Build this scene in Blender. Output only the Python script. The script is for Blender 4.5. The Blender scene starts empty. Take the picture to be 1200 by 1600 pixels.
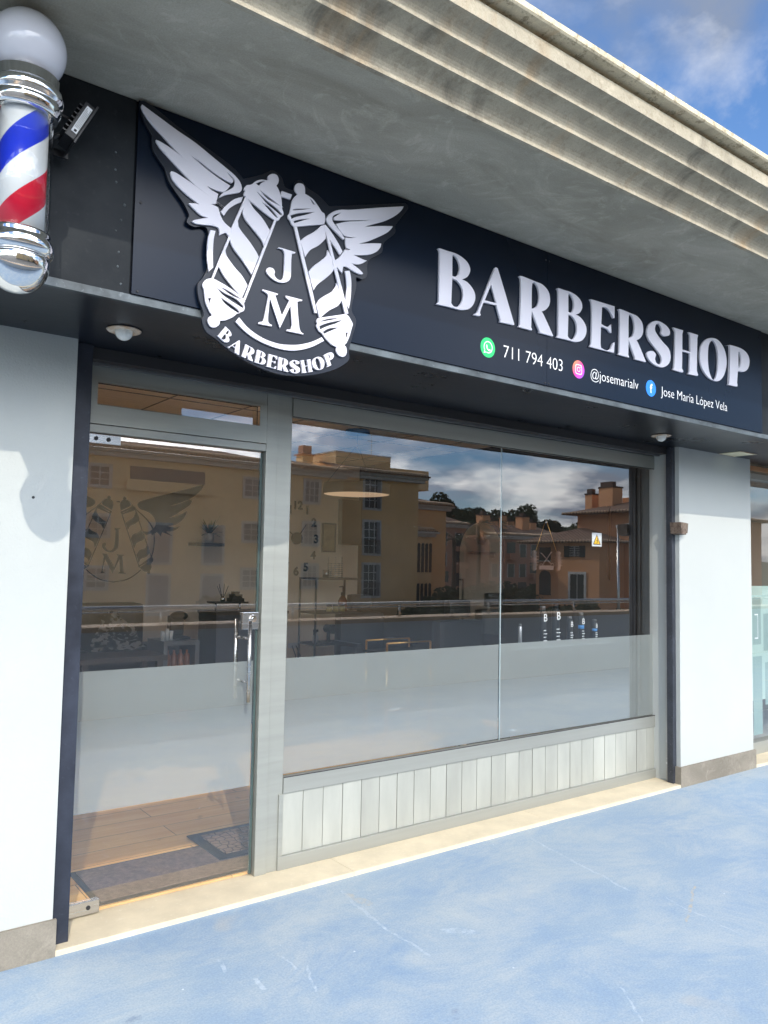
import bpy, bmesh, math, random
from mathutils import Vector, Matrix
from mathutils.geometry import tessellate_polygon
random.seed(7)
CLX, CLY, CLOUD, SKYS, SUNE, EXPO, GF0, STR_OFF, SCAT = 3.0, 1.0, 5.7, 0.15, 2.1, 0.53, 0.12, 0.282, 10.5
LOGO=[[[(0.0022,3.1395,1),(0.063,3.1172,0),(0.1307,3.0926,0),(0.205,3.069,0),(0.2722,3.0393,0),(0.3262,3.0155,0),(0.3612,2.9988,0),(0.3842,2.9804,0),(0.3935,2.9575,0),(0.3856,2.9396,0),(0.3636,2.9283,0),(0.3346,2.9149,0),(0.3155,2.9027,0),(0.3014,2.892,1),(0.3151,2.915,0),(0.3388,2.9337,0),(0.3579,2.9512,0),(0.3642,2.9695,0),(0.3608,2.9824,0),(0.3467,2.9919,0),(0.3277,3.0016,1),(0.3393,2.9918,0),(0.3544,2.9804,0),(0.3562,2.9707,0),(0.3501,2.9637,1),(0.323,2.9682,0),(0.2742,2.9826,0),(0.2261,3.0035,0),(0.1861,3.016,1),(0.2263,2.9967,0),(0.2648,2.9796,0),(0.3085,2.9636,0),(0.346,2.9526,1),(0.3339,2.9346,0),(0.3197,2.9205,0),(0.3005,2.9174,0),(0.2764,2.9192,0),(0.2535,2.9222,1),(0.2719,2.9133,0),(0.2984,2.9067,1),(0.2944,2.8835,0),(0.2917,2.8667,1),(0.2737,2.86,1),(0.2857,2.859,0),(0.3002,2.8555,1),(0.3108,2.8287,0),(0.3236,2.8094,0),(0.3435,2.7966,0),(0.3574,2.7903,1),(0.3629,2.7742,1),(0.3525,2.7484,1),(0.3372,2.7673,0),(0.3251,2.764,0),(0.3072,2.7509,1),(0.3081,2.7685,0),(0.3004,2.7801,0),(0.2765,2.7803,0),(0.2437,2.7744,0),(0.2158,2.7702,0),(0.1999,2.7756,1),(0.2107,2.7831,0),(0.2336,2.7941,0),(0.2614,2.8056,1),(0.2332,2.8066,0),(0.207,2.8215,0),(0.1858,2.8355,1),(0.1925,2.8406,0),(0.2224,2.8463,0),(0.2554,2.8424,1),(0.2318,2.8445,0),(0.1942,2.8581,0),(0.1522,2.8811,0),(0.1243,2.9035,0),(0.1136,2.9267,0),(0.1164,2.9356,1),(0.1367,2.9341,0),(0.1827,2.9196,0),(0.2298,2.9013,1),(0.2014,2.9142,0),(0.159,2.9412,0),(0.1127,2.9751,0),(0.0761,3.0027,0),(0.0578,3.0228,0),(0.0566,3.0303,1),(0.0707,3.0295,0),(0.111,3.0189,0),(0.1568,3.0009,0),(0.2106,2.9803,1),(0.1708,2.9943,0),(0.1245,3.0191,0),(0.0832,3.0492,0),(0.0426,3.0789,0),(0.0156,3.1042,0),(0.0011,3.1251,0),(-0.001,3.1339,1)]],[[(0.3103,2.8433,1),(0.3358,2.8774,0),(0.3643,2.9067,0),(0.3996,2.9266,1),(0.3918,2.9032,1),(0.3651,2.8837,0),(0.3413,2.8605,0),(0.3238,2.8302,1)]],[[(0.2724,2.7628,1),(0.2924,2.7642,1),(0.2865,2.7308,0),(0.2848,2.6772,0),(0.2879,2.6256,1),(0.2716,2.6053,1),(0.2628,2.6643,0),(0.2636,2.7247,0)]],[[(0.4046,2.9638,0),(0.4132,2.9756,0),(0.4265,2.981,0),(0.4384,2.9898,0),(0.4508,3.0033,0),(0.471,3.0151,0),(0.4893,3.0196,0),(0.5032,3.0227,1),(0.5014,3.0341,0),(0.5071,3.0453,0),(0.5232,3.0555,0),(0.5397,3.0556,0),(0.5487,3.0425,0),(0.5477,3.0272,0),(0.5396,3.0127,1),(0.551,2.9981,0),(0.5597,2.9793,0),(0.5652,2.9551,0),(0.5674,2.9299,0),(0.574,2.9147,0),(0.5729,2.9036,0),(0.5614,2.8918,0),(0.5547,2.8791,0),(0.5454,2.8735,1),(0.5312,2.8747,0),(0.4958,2.8879,0),(0.4585,2.9046,0),(0.4217,2.9218,1),(0.4081,2.9252,1),(0.4102,2.93,0),(0.4034,2.9321,0),(0.4022,2.9401,0),(0.4064,2.9497,0),(0.4026,2.9548,0)],[(0.4677,2.9735,1),(0.5028,2.96,0),(0.561,2.9367,1),(0.5032,2.9486,0)],[(0.452,2.9657,1),(0.4988,2.9418,0),(0.5414,2.9245,0),(0.5656,2.9088,1),(0.5611,2.9015,0),(0.5039,2.9276,0),(0.4708,2.9503,0)],[(0.477,2.9298,1),(0.5182,2.9156,0),(0.5521,2.8861,1),(0.5379,2.8881,0),(0.4996,2.9145,0)],[(0.4511,2.9937,1),(0.4735,3.0096,0),(0.4927,3.0156,1),(0.4759,3.0048,0),(0.4649,2.99,0)]],[[(0.4089,2.9288,1),(0.4198,2.9245,1),(0.3575,2.7842,1),(0.3543,2.7882,1),(0.355,2.7941,1)]],[[(0.408,2.9285,1),(0.4179,2.9282,1),(0.2902,2.582,1),(0.2817,2.5832,1)]],[[(0.5345,2.8756,1),(0.544,2.8731,1),(0.4212,2.5305,1),(0.4114,2.5308,1)]],[[(0.4126,2.9245,1),(0.4217,2.9218,1),(0.4452,2.8944,0),(0.4826,2.8673,0),(0.5172,2.8283,1),(0.493,2.7606,1),(0.4808,2.7826,0),(0.4433,2.8143,0),(0.4108,2.8428,0),(0.3988,2.8684,1)]],[[(0.3812,2.8261,1),(0.3854,2.8066,0),(0.3992,2.7898,0),(0.4315,2.7611,0),(0.4596,2.731,0),(0.473,2.7114,1),(0.4446,2.6357,1),(0.4352,2.648,0),(0.4028,2.6834,0),(0.3709,2.7123,0),(0.3548,2.7367,0),(0.3512,2.7521,1),(0.3386,2.7651,1),(0.3573,2.7907,1)]],[[(0.3342,2.7028,1),(0.3415,2.6802,0),(0.3731,2.6473,0),(0.4048,2.6221,0),(0.429,2.5907,1),(0.4085,2.5388,1),(0.385,2.5561,0),(0.358,2.5784,0),(0.3312,2.6046,0),(0.3087,2.6356,1)]],[[(0.2788,2.5822,1),(0.2623,2.5743,0),(0.2504,2.5576,0),(0.2496,2.5455,0),(0.2553,2.5349,0),(0.2581,2.5156,0),(0.2632,2.4889,0),(0.2766,2.4639,0),(0.2898,2.4468,1),(0.2776,2.4363,0),(0.274,2.4197,0),(0.2851,2.404,0),(0.3019,2.4033,0),(0.3184,2.4166,0),(0.3221,2.4334,1),(0.3412,2.4372,0),(0.3709,2.4554,0),(0.3878,2.4711,0),(0.4007,2.4799,1),(0.4159,2.4892,0),(0.4199,2.5023,0),(0.4171,2.5181,0),(0.42,2.5269,0),(0.4122,2.5335,1),(0.4076,2.5386,0),(0.3718,2.5572,0),(0.3323,2.5725,0),(0.2935,2.5836,1)],[(0.3177,2.5591,1),(0.3546,2.5513,0),(0.4132,2.5288,1),(0.3637,2.5383,0)],[(0.303,2.5537,1),(0.3377,2.5394,0),(0.3815,2.5288,0),(0.413,2.509,0),(0.4133,2.4989,1),(0.3733,2.5127,0),(0.3294,2.5315,0)],[(0.319,2.5211,1),(0.3561,2.5062,0),(0.3871,2.4921,0),(0.3993,2.4824,1),(0.3942,2.4773,0),(0.361,2.489,0),(0.3346,2.5044,0)],[(0.2717,2.5087,1),(0.2843,2.5087,1),(0.2798,2.4925,0),(0.2855,2.4738,1),(0.2779,2.4881,0)]],[[(0.6352,3.0064,1),(0.6225,3.02,0),(0.6221,3.0351,0),(0.629,3.0473,0),(0.6411,3.0546,0),(0.6584,3.0551,0),(0.6677,3.0426,0),(0.6693,3.0189,1),(0.6869,3.0154,0),(0.7097,3.0068,0),(0.7305,2.9885,0),(0.7489,2.9694,0),(0.7618,2.9643,0),(0.7664,2.9477,0),(0.7639,2.9247,0),(0.7554,2.9179,1),(0.6879,2.8939,0),(0.6245,2.8719,1),(0.6122,2.878,0),(0.6045,2.891,0),(0.5971,2.8976,0),(0.5943,2.9097,0),(0.6012,2.9203,0),(0.6054,2.941,0),(0.6118,2.9732,0),(0.6233,2.9941,0)],[(0.6147,2.9394,1),(0.6466,2.9517,0),(0.6983,2.9668,1),(0.6565,2.9502,0),(0.6158,2.9358,1)],[(0.6058,2.9134,1),(0.6471,2.934,0),(0.7162,2.9582,1),(0.6718,2.9332,0),(0.6282,2.912,0),(0.6101,2.8991,1)],[(0.619,2.8929,1),(0.6479,2.908,0),(0.6945,2.9256,1),(0.6578,2.9052,0),(0.6231,2.8863,1)],[(0.6906,3.0073,1),(0.7059,3.0003,0),(0.7163,2.9884,1),(0.7083,2.9869,1),(0.6979,2.9988,0)]],[[(0.622,2.873,1),(0.6351,2.8757,1),(0.7177,2.6222,1),(0.7389,2.5482,1),(0.7269,2.5457,1),(0.7033,2.619,1)]],[[(0.7606,2.9171,1),(0.7708,2.92,1),(0.8905,2.5775,1),(0.8725,2.5737,1)]],[[(0.6529,2.8228,1),(0.6793,2.8486,0),(0.7184,2.8789,0),(0.7505,2.9121,1),(0.7657,2.9163,1),(0.7723,2.8638,1),(0.7401,2.8274,0),(0.7007,2.7973,0),(0.6778,2.7631,1)]],[[(0.6948,2.7076,1),(0.7175,2.7358,0),(0.7569,2.772,0),(0.7768,2.7947,0),(0.7823,2.8184,1),(0.8092,2.7828,1),(0.8152,2.7553,1),(0.8094,2.7361,0),(0.7793,2.7022,0),(0.7396,2.6665,0),(0.7193,2.6365,1)]],[[(0.7355,2.5841,1),(0.7489,2.6061,0),(0.775,2.6283,0),(0.8053,2.65,0),(0.8241,2.676,0),(0.8283,2.6937,1),(0.8569,2.6264,1),(0.8379,2.5988,0),(0.7958,2.57,0),(0.7566,2.5338,1),(0.749,2.5339,1)]],[[(0.7453,2.5298,1),(0.808,2.5503,0),(0.8781,2.5738,1),(0.8923,2.5666,0),(0.9047,2.5523,0),(0.9131,2.5371,0),(0.9076,2.5157,0),(0.8984,2.4837,0),(0.8852,2.4543,0),(0.8736,2.4422,1),(0.8837,2.434,0),(0.8862,2.4143,0),(0.8787,2.398,0),(0.8631,2.3919,0),(0.8453,2.3971,0),(0.8351,2.4119,0),(0.8366,2.4271,1),(0.8112,2.434,0),(0.7837,2.452,0),(0.766,2.47,0),(0.7525,2.4756,0),(0.7408,2.4897,0),(0.7386,2.499,0),(0.7422,2.5063,0),(0.7383,2.512,0),(0.7399,2.5222,0)],[(0.7551,2.5181,1),(0.7929,2.5356,0),(0.8412,2.5488,1),(0.8123,2.5362,0),(0.759,2.5175,1)],[(0.7519,2.4978,1),(0.7934,2.5192,0),(0.863,2.5455,1),(0.8282,2.5235,0),(0.7899,2.5053,0),(0.7542,2.4841,1)],[(0.7685,2.477,1),(0.7978,2.4969,0),(0.8442,2.51,1),(0.8134,2.4934,0),(0.7755,2.4708,1)],[(0.8802,2.4953,1),(0.8908,2.4983,1),(0.8865,2.4814,0),(0.8778,2.4647,1)]],[[(0.7682,2.9188,1),(0.7808,2.9116,0),(0.8106,2.8839,0),(0.8366,2.8549,0),(0.8541,2.8306,1),(0.8419,2.813,1),(0.8203,2.8362,0),(0.7904,2.8642,0),(0.7753,2.8851,1)]],[[(0.8694,2.7522,1),(0.8913,2.7592,1),(0.9002,2.724,0),(0.9014,2.6801,0),(0.8985,2.6354,0),(0.8915,2.5974,1),(0.8729,2.6198,1),(0.8769,2.651,0),(0.8792,2.6852,0),(0.875,2.7248,0)]],[[(0.5629,2.9983,1),(0.61,2.9979,1),(0.602,2.9755,1),(0.5598,2.9758,1)]],[[(0.3991,2.4611,1),(0.438,2.4281,0),(0.4974,2.4025,0),(0.558,2.3927,0),(0.6112,2.3957,0),(0.6651,2.4071,0),(0.7201,2.4286,0),(0.7647,2.455,1),(0.7763,2.4425,1),(0.7207,2.4077,0),(0.6658,2.3849,0),(0.6119,2.3737,0),(0.5493,2.3746,0),(0.4842,2.3876,0),(0.4295,2.41,0),(0.3845,2.442,1)]],[[(1.1702,3.1151,1),(1.0688,3.0816,0),(0.9789,3.0498,0),(0.892,3.019,0),(0.841,3.0042,0),(0.8078,2.9874,0),(0.7834,2.966,0),(0.7724,2.945,0),(0.7803,2.9293,0),(0.8015,2.9137,0),(0.827,2.8991,0),(0.8505,2.8856,0),(0.8591,2.8818,1),(0.8632,2.8908,1),(0.8479,2.9048,0),(0.8263,2.9241,0),(0.8048,2.9434,0),(0.8023,2.9606,0),(0.8165,2.9772,0),(0.8435,2.9904,1),(0.8249,2.976,0),(0.8086,2.9606,0),(0.813,2.9521,1),(0.8718,2.9676,0),(0.9363,2.9869,0),(0.9846,3.0005,1),(0.9364,2.9832,0),(0.872,2.9622,0),(0.8217,2.9391,1),(0.8305,2.9253,0),(0.8478,2.9084,0),(0.865,2.9004,0),(0.8864,2.9014,0),(0.9186,2.9093,1),(0.895,2.9001,0),(0.8686,2.8941,1),(0.868,2.8703,0),(0.8728,2.8498,1),(0.8942,2.85,1),(0.8836,2.8454,0),(0.8665,2.8428,1),(0.8543,2.8234,0),(0.838,2.8013,0),(0.8134,2.7808,1),(0.8035,2.764,1),(0.8224,2.7562,1),(0.8308,2.7582,1),(0.8436,2.7488,0),(0.8565,2.7393,1),(0.8581,2.7595,0),(0.8642,2.77,0),(0.8812,2.7705,0),(0.9072,2.7623,0),(0.9377,2.7569,0),(0.9573,2.7598,0),(0.9594,2.7658,1),(0.9371,2.7787,0),(0.9021,2.792,1),(0.928,2.7947,0),(0.954,2.8048,0),(0.9791,2.8239,1),(0.9579,2.8241,0),(0.9119,2.8308,1),(0.9487,2.8395,0),(0.9926,2.8532,0),(1.028,2.8752,0),(1.0478,2.899,0),(1.052,2.917,1),(1.0092,2.9068,0),(0.9388,2.8861,1),(0.9824,2.9079,0),(1.0355,2.9407,0),(1.0805,2.9716,0),(1.1054,2.9973,0),(1.1121,3.0098,1),(1.0479,2.9928,0),(0.9632,2.9656,1),(1.0073,2.989,0),(1.0701,3.0216,0),(1.125,3.0599,0),(1.1574,3.0922,0)]]]
LOGO_J=[[[(0.558,2.7724,1),(0.6324,2.7719,1),(0.6301,2.7653,0),(0.6172,2.7607,1),(0.6151,2.7322,0),(0.615,2.6721,0),(0.607,2.6509,0),(0.5882,2.638,0),(0.5599,2.6335,0),(0.5315,2.6417,0),(0.5101,2.6576,0),(0.5083,2.6719,0),(0.5186,2.682,0),(0.5349,2.6826,0),(0.5437,2.672,0),(0.5427,2.657,0),(0.5548,2.645,0),(0.5714,2.6447,0),(0.5818,2.6599,0),(0.5839,2.703,0),(0.5847,2.7545,1),(0.5747,2.767,0),(0.5558,2.7663,1)]]]
LOGO_M=[[[(0.4938,2.5902,1),(0.5613,2.5881,1),(0.5568,2.5812,0),(0.5484,2.5793,1),(0.5804,2.5046,1),(0.6117,2.5729,1),(0.5947,2.5819,1),(0.5955,2.5885,1),(0.6706,2.5879,1),(0.6673,2.5816,0),(0.6528,2.5767,0),(0.6483,2.5637,0),(0.658,2.4841,0),(0.666,2.4599,0),(0.6794,2.4539,1),(0.6785,2.4495,1),(0.6035,2.4487,1),(0.6057,2.4559,0),(0.62,2.4595,0),(0.6266,2.4779,1),(0.6172,2.5527,1),(0.5725,2.4536,1),(0.5256,2.5625,1),(0.5203,2.4818,0),(0.5255,2.464,0),(0.5381,2.4603,1),(0.5365,2.4537,1),(0.48,2.4529,1),(0.482,2.4595,0),(0.4978,2.4668,0),(0.5041,2.4827,1),(0.5189,2.5694,1),(0.5126,2.5785,0),(0.494,2.5839,1)]]]
BOARD=[[[(-0.0028,3.1472,0),(0.027,3.1584,0),(0.1353,3.1135,0),(0.2579,3.0697,0),(0.3565,3.0328,0),(0.4027,3.0006,1),(0.468,3.0355,0),(0.5038,3.0594,0),(0.5298,3.0745,0),(0.5678,3.0574,0),(0.5851,3.0237,0),(0.6287,3.0273,0),(0.6278,3.0566,0),(0.655,3.075,0),(0.6837,3.0541,0),(0.7411,3.0365,0),(0.7883,3.0082,1),(0.8352,3.0219,0),(1.1878,3.1383,1),(1.1992,3.1143,0),(1.1367,3.0261,0),(1.131,2.9869,0),(1.0734,2.9288,0),(1.0616,2.8833,0),(0.9929,2.8292,0),(0.9882,2.7656,0),(0.9639,2.7412,0),(0.9331,2.7422,0),(0.9341,2.7013,0),(0.9122,2.6044,0),(0.9378,2.5587,0),(0.9211,2.4943,0),(0.9047,2.4304,0),(0.9057,2.3902,0),(0.8649,2.3531,0),(0.8071,2.3238,0),(0.728,2.2963,0),(0.6402,2.2794,0),(0.5547,2.2781,0),(0.4511,2.2983,0),(0.3706,2.3302,0),(0.3114,2.3646,0),(0.2728,2.3842,0),(0.2555,2.421,0),(0.2611,2.449,0),(0.2406,2.4983,0),(0.2341,2.5505,0),(0.2562,2.587,0),(0.2731,2.6408,0),(0.264,2.7653,0),(0.2126,2.7602,0),(0.1845,2.7704,0),(0.1926,2.7995,1),(0.1683,2.8372,0),(0.1165,2.8928,0),(0.0969,2.9398,1),(0.0507,2.9951,0),(0.0444,3.0457,1),(0.0121,3.0957,0)]]]
GLYPH={'B':[[(1.3845,2.9852,1),(1.3971,2.9895,0),(1.4398,2.9896,0),(1.4904,2.9904,0),(1.5346,2.9821,0),(1.5683,2.9653,0),(1.5837,2.941,0),(1.5803,2.9176,0),(1.562,2.8936,0),(1.5326,2.8783,1),(1.5661,2.8721,0),(1.5963,2.8539,0),(1.6155,2.83,0),(1.6182,2.8024,0),(1.6051,2.7715,0),(1.5755,2.7455,0),(1.5313,2.7323,0),(1.4875,2.7308,0),(1.4372,2.7299,0),(1.3808,2.7276,1),(1.3876,2.7356,0),(1.3944,2.7479,0),(1.3945,2.824,0),(1.3953,2.9333,0),(1.3938,2.9766,0)],[(1.4726,2.9692,0),(1.4797,2.9794,0),(1.498,2.9729,0),(1.5145,2.952,0),(1.5193,2.9253,0),(1.5103,2.8953,0),(1.4922,2.881,0),(1.4727,2.8807,1)],[(1.4729,2.867,1),(1.4998,2.865,0),(1.5257,2.8488,0),(1.5408,2.8244,0),(1.5414,2.7911,0),(1.5271,2.7602,0),(1.5055,2.7418,0),(1.4837,2.7399,0),(1.4698,2.7506,0),(1.4689,2.7642,0)]],'A':[[(1.7528,2.9891,1),(1.7647,2.9863,1),(1.8058,2.9018,0),(1.8825,2.7343,1),(1.8793,2.7295,1),(1.7839,2.7261,1),(1.7877,2.7384,1),(1.7591,2.8034,1),(1.6733,2.7986,1),(1.6546,2.7594,0),(1.651,2.7417,0),(1.6557,2.7342,1),(1.6482,2.727,1),(1.6118,2.7251,1),(1.617,2.7318,0),(1.6357,2.747,0),(1.6579,2.7942,0),(1.6954,2.8765,0),(1.7473,2.9855,1)],[(1.7224,2.8971,1),(1.759,2.8132,1),(1.6808,2.8105,1)]],'R':[[(1.9155,2.9832,1),(1.9363,2.9882,0),(2.0214,2.9843,0),(2.0823,2.9803,0),(2.1266,2.9569,0),(2.141,2.9234,0),(2.136,2.8856,0),(2.1096,2.8556,0),(2.079,2.84,1),(2.1011,2.8173,0),(2.1656,2.7327,1),(2.1638,2.7275,1),(2.0625,2.7281,1),(2.065,2.7376,1),(2.0536,2.7534,0),(2.0056,2.8306,1),(2.0021,2.7433,1),(2.0108,2.733,1),(2.0065,2.7274,1),(1.9098,2.728,1),(1.918,2.7355,0),(1.9221,2.7451,0),(1.9254,2.8285,0),(1.9287,2.9181,0),(1.9265,2.971,0)],[(2.0087,2.9663,0),(2.0258,2.9763,0),(2.0475,2.9632,0),(2.0608,2.9299,0),(2.0586,2.887,0),(2.0398,2.8559,0),(2.0055,2.8384,1),(2.0049,2.9054,0)]],'E':[[(2.4647,2.9849,1),(2.4818,2.9887,0),(2.67,2.9924,1),(2.6699,2.9271,1),(2.6579,2.9266,0),(2.6354,2.9535,0),(2.5982,2.9695,0),(2.5615,2.9664,1),(2.5542,2.8705,1),(2.5909,2.8636,0),(2.6205,2.8695,0),(2.6384,2.8844,1),(2.6428,2.8377,1),(2.6309,2.8382,0),(2.6056,2.8523,0),(2.5513,2.8558,1),(2.5485,2.7612,0),(2.5543,2.7388,1),(2.5983,2.7326,0),(2.6353,2.7488,0),(2.6547,2.7808,0),(2.6698,2.7903,1),(2.6652,2.7303,1),(2.4567,2.7276,1),(2.468,2.7417,0),(2.4722,2.7564,0),(2.4777,2.8878,0),(2.4747,2.9665,0)]],'S':[[(3.1727,2.9225,0),(3.1298,2.9143,0),(3.1078,2.9253,0),(3.1131,2.9466,0),(3.1047,2.9653,0),(3.0795,2.9775,0),(3.0543,2.9654,0),(3.0457,2.9335,0),(3.0706,2.908,0),(3.121,2.877,0),(3.1807,2.8472,0),(3.1994,2.8096,0),(3.1886,2.7669,0),(3.1454,2.7342,0),(3.086,2.7223,0),(3.0195,2.7332,0),(2.9786,2.7561,0),(2.9673,2.7789,0),(2.987,2.7973,0),(3.0282,2.8047,0),(3.053,2.789,0),(3.0445,2.7625,0),(3.0611,2.7402,0),(3.0946,2.7408,0),(3.1117,2.7639,0),(3.1,2.7922,0),(3.0533,2.8242,0),(2.9956,2.8587,0),(2.9712,2.894,0),(2.9796,2.9406,0),(3.021,2.9769,0),(3.0796,2.9928,0),(3.1475,2.984,0),(3.1903,2.9617,0),(3.1936,2.9367,0)]],'H':[[(3.2288,2.9847,1),(3.3316,2.9862,1),(3.3224,2.9614,1),(3.3214,2.8674,1),(3.4063,2.8669,1),(3.4076,2.9725,1),(3.3895,2.9869,1),(3.4928,2.9888,1),(3.4832,2.9656,1),(3.4749,2.7626,1),(3.4895,2.7406,1),(3.4838,2.7323,1),(3.3792,2.7282,1),(3.3975,2.7447,1),(3.4025,2.8578,1),(3.3212,2.857,1),(3.3165,2.7523,1),(3.3325,2.7373,1),(3.3198,2.7269,1),(3.2229,2.7287,1),(3.237,2.7443,1),(3.2468,2.8489,1),(3.2514,2.9633,1)]],'O':[[(3.6395,2.9984,0),(3.7177,2.9989,0),(3.7866,2.9566,0),(3.8155,2.8844,0),(3.7939,2.8037,0),(3.7431,2.7496,0),(3.6838,2.7316,0),(3.6066,2.7411,0),(3.5407,2.784,0),(3.5133,2.8433,0),(3.5238,2.9198,0),(3.5718,2.9716,0)],[(3.6489,2.9839,0),(3.6877,2.9715,0),(3.7124,2.9214,0),(3.7149,2.8345,0),(3.6941,2.7658,0),(3.6683,2.7379,0),(3.6355,2.7457,0),(3.6074,2.795,0),(3.599,2.8689,0),(3.6097,2.9463,0)]],'P':[[(3.8376,2.988,1),(3.8683,2.9937,0),(3.9929,2.9938,0),(4.0667,2.973,0),(4.0938,2.932,0),(4.0753,2.8776,0),(4.0214,2.8461,0),(3.9478,2.8398,1),(3.9358,2.7596,1),(3.9417,2.7437,1),(3.9353,2.7349,1),(3.8268,2.7318,1),(3.8433,2.7509,0),(3.8576,2.9694,0)],[(3.9566,2.9648,1),(3.9755,2.9659,0),(3.9914,2.9258,0),(3.9799,2.8788,0),(3.9565,2.858,1)]]}
DECAL=[[[(0.3794,1.8174,0),(0.4489,1.8416,0),(0.5511,1.8735,0),(0.6812,1.9161,1),(0.6579,1.8784,0),(0.6054,1.8392,0),(0.5094,1.8006,1),(0.5637,1.8164,0),(0.6256,1.843,1),(0.6117,1.8142,0),(0.5754,1.7868,0),(0.5344,1.7595,0),(0.5089,1.7457,1),(0.5554,1.7581,0),(0.5994,1.7831,1),(0.5822,1.7469,0),(0.5464,1.7175,0),(0.5078,1.7074,1),(0.5417,1.7023,0),(0.5661,1.7099,1),(0.5473,1.6926,0),(0.5216,1.684,0),(0.501,1.6807,0),(0.5328,1.661,1),(0.4858,1.6767,0),(0.4783,1.6724,0),(0.4753,1.6575,1),(0.463,1.6719,0),(0.4551,1.6789,1),(0.433,1.6609,1),(0.4276,1.6705,0),(0.4053,1.6638,0),(0.3873,1.6787,1),(0.4148,1.6774,0),(0.4344,1.6904,0),(0.4488,1.7107,0),(0.4453,1.7352,0),(0.4267,1.7589,0),(0.4011,1.7722,0),(0.3735,1.7804,0),(0.3606,1.7943,0),(0.3625,1.8066,0)]],[[(0.2802,1.7944,0),(0.2845,1.8091,0),(0.2938,1.8169,1),(0.2925,1.825,0),(0.2995,1.8322,0),(0.307,1.8259,0),(0.3068,1.8177,1),(0.3156,1.8158,0),(0.3284,1.7997,0),(0.3264,1.7908,1),(0.2847,1.7682,1)]],[[(0.283,1.7619,1),(0.3338,1.7889,1),(0.336,1.7929,0),(0.3154,1.8207,1),(0.34,1.7931,1),(0.3511,1.785,0),(0.3515,1.7743,1),(0.2916,1.7508,1)],[(0.2936,1.7605,1),(0.3404,1.7824,1),(0.2914,1.7556,1)]],[[(0.2921,1.7518,1),(0.3814,1.5135,1),(0.378,1.5135,1),(0.2892,1.7507,1)]],[[(0.3515,1.7753,1),(0.4353,1.563,1),(0.4318,1.562,1),(0.3486,1.7742,1)]],[[(0.3514,1.7768,1),(0.3647,1.7507,0),(0.3704,1.7316,0),(0.3539,1.7138,0),(0.3299,1.7006,0),(0.3199,1.6833,1),(0.3076,1.7141,1),(0.3241,1.7245,0),(0.343,1.7399,0),(0.3521,1.7598,0)]],[[(0.3822,1.6834,1),(0.3974,1.6499,1),(0.3913,1.6399,0),(0.3623,1.6244,0),(0.352,1.6,1),(0.3347,1.6429,1),(0.3461,1.6626,0),(0.3702,1.6732,0)]],[[(0.4097,1.6161,1),(0.4255,1.5833,1),(0.4093,1.5625,0),(0.3849,1.5523,0),(0.3757,1.5352,1),(0.3645,1.5689,1),(0.3784,1.591,0),(0.4028,1.6013,0)]],[[(0.3738,1.5192,1),(0.4294,1.5605,0),(0.4368,1.5621,0),(0.4437,1.5534,1),(0.4421,1.5426,0),(0.4331,1.5288,0),(0.4362,1.5142,0),(0.4278,1.497,1),(0.4312,1.4873,0),(0.4244,1.4829,0),(0.4171,1.4887,1),(0.4179,1.4945,1),(0.4019,1.4968,0),(0.3866,1.5087,1)],[(0.3788,1.5174,1),(0.426,1.5443,1),(0.3815,1.5126,1)],[(0.3771,1.5231,1),(0.4271,1.5531,1),(0.3763,1.5202,1)]],[[(0.3512,1.7816,1),(0.4024,1.7404,0),(0.435,1.7003,0),(0.4475,1.6516,0),(0.4451,1.5975,0),(0.4346,1.5557,1),(0.4296,1.5556,1),(0.44,1.5974,0),(0.442,1.6514,0),(0.4301,1.6976,0),(0.3985,1.7368,0),(0.3514,1.7768,1)]]]
DECAL_TOP=[[[(0.2638,1.8097,1),(0.2796,1.8097,1),(0.2798,1.8049,1),(0.264,1.8059,1)]]]
DECAL_ARC=[[[(0.2587,1.4448,1),(0.3156,1.4535,0),(0.3536,1.4723,0),(0.3893,1.5015,1),(0.3858,1.5039,1),(0.3525,1.4771,0),(0.3144,1.4578,0),(0.2585,1.4491,1)]]]
DECAL_J=[[[(0.2606,1.688,1),(0.2879,1.6882,1),(0.2775,1.683,1),(0.2802,1.6171,0),(0.274,1.5931,0),(0.2531,1.5807,0),(0.2295,1.5825,0),(0.2125,1.5962,0),(0.2086,1.6126,0),(0.2162,1.6209,0),(0.2244,1.6155,0),(0.2216,1.6036,0),(0.2315,1.5897,0),(0.2481,1.5877,0),(0.2608,1.6023,0),(0.2646,1.6262,0),(0.2658,1.6787,1),(0.2598,1.6842,1)]]]
DECAL_M=[[[(0.2098,1.5726,1),(0.2309,1.5707,1),(0.2663,1.5121,1),(0.2824,1.5638,1),(0.2735,1.5702,1),(0.3086,1.5686,1),(0.2992,1.5627,1),(0.3083,1.4911,1),(0.3201,1.4841,1),(0.2832,1.4848,1),(0.2924,1.4934,1),(0.2877,1.5505,1),(0.2584,1.486,1),(0.2238,1.5493,1),(0.2144,1.4951,1),(0.225,1.4871,1),(0.2063,1.487,1),(0.2106,1.495,1),(0.2177,1.561,1)]]]
ARC=[[0.3464,2.3831],[0.3878,2.3533],[0.4446,2.3342],[0.4992,2.3233],[0.548,2.3174],[0.5966,2.3143],[0.6477,2.3145],[0.7013,2.3265],[0.7583,2.3464],[0.8047,2.3716]]
S = bpy.context.scene
COL = S.collection
R = math.radians

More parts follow.
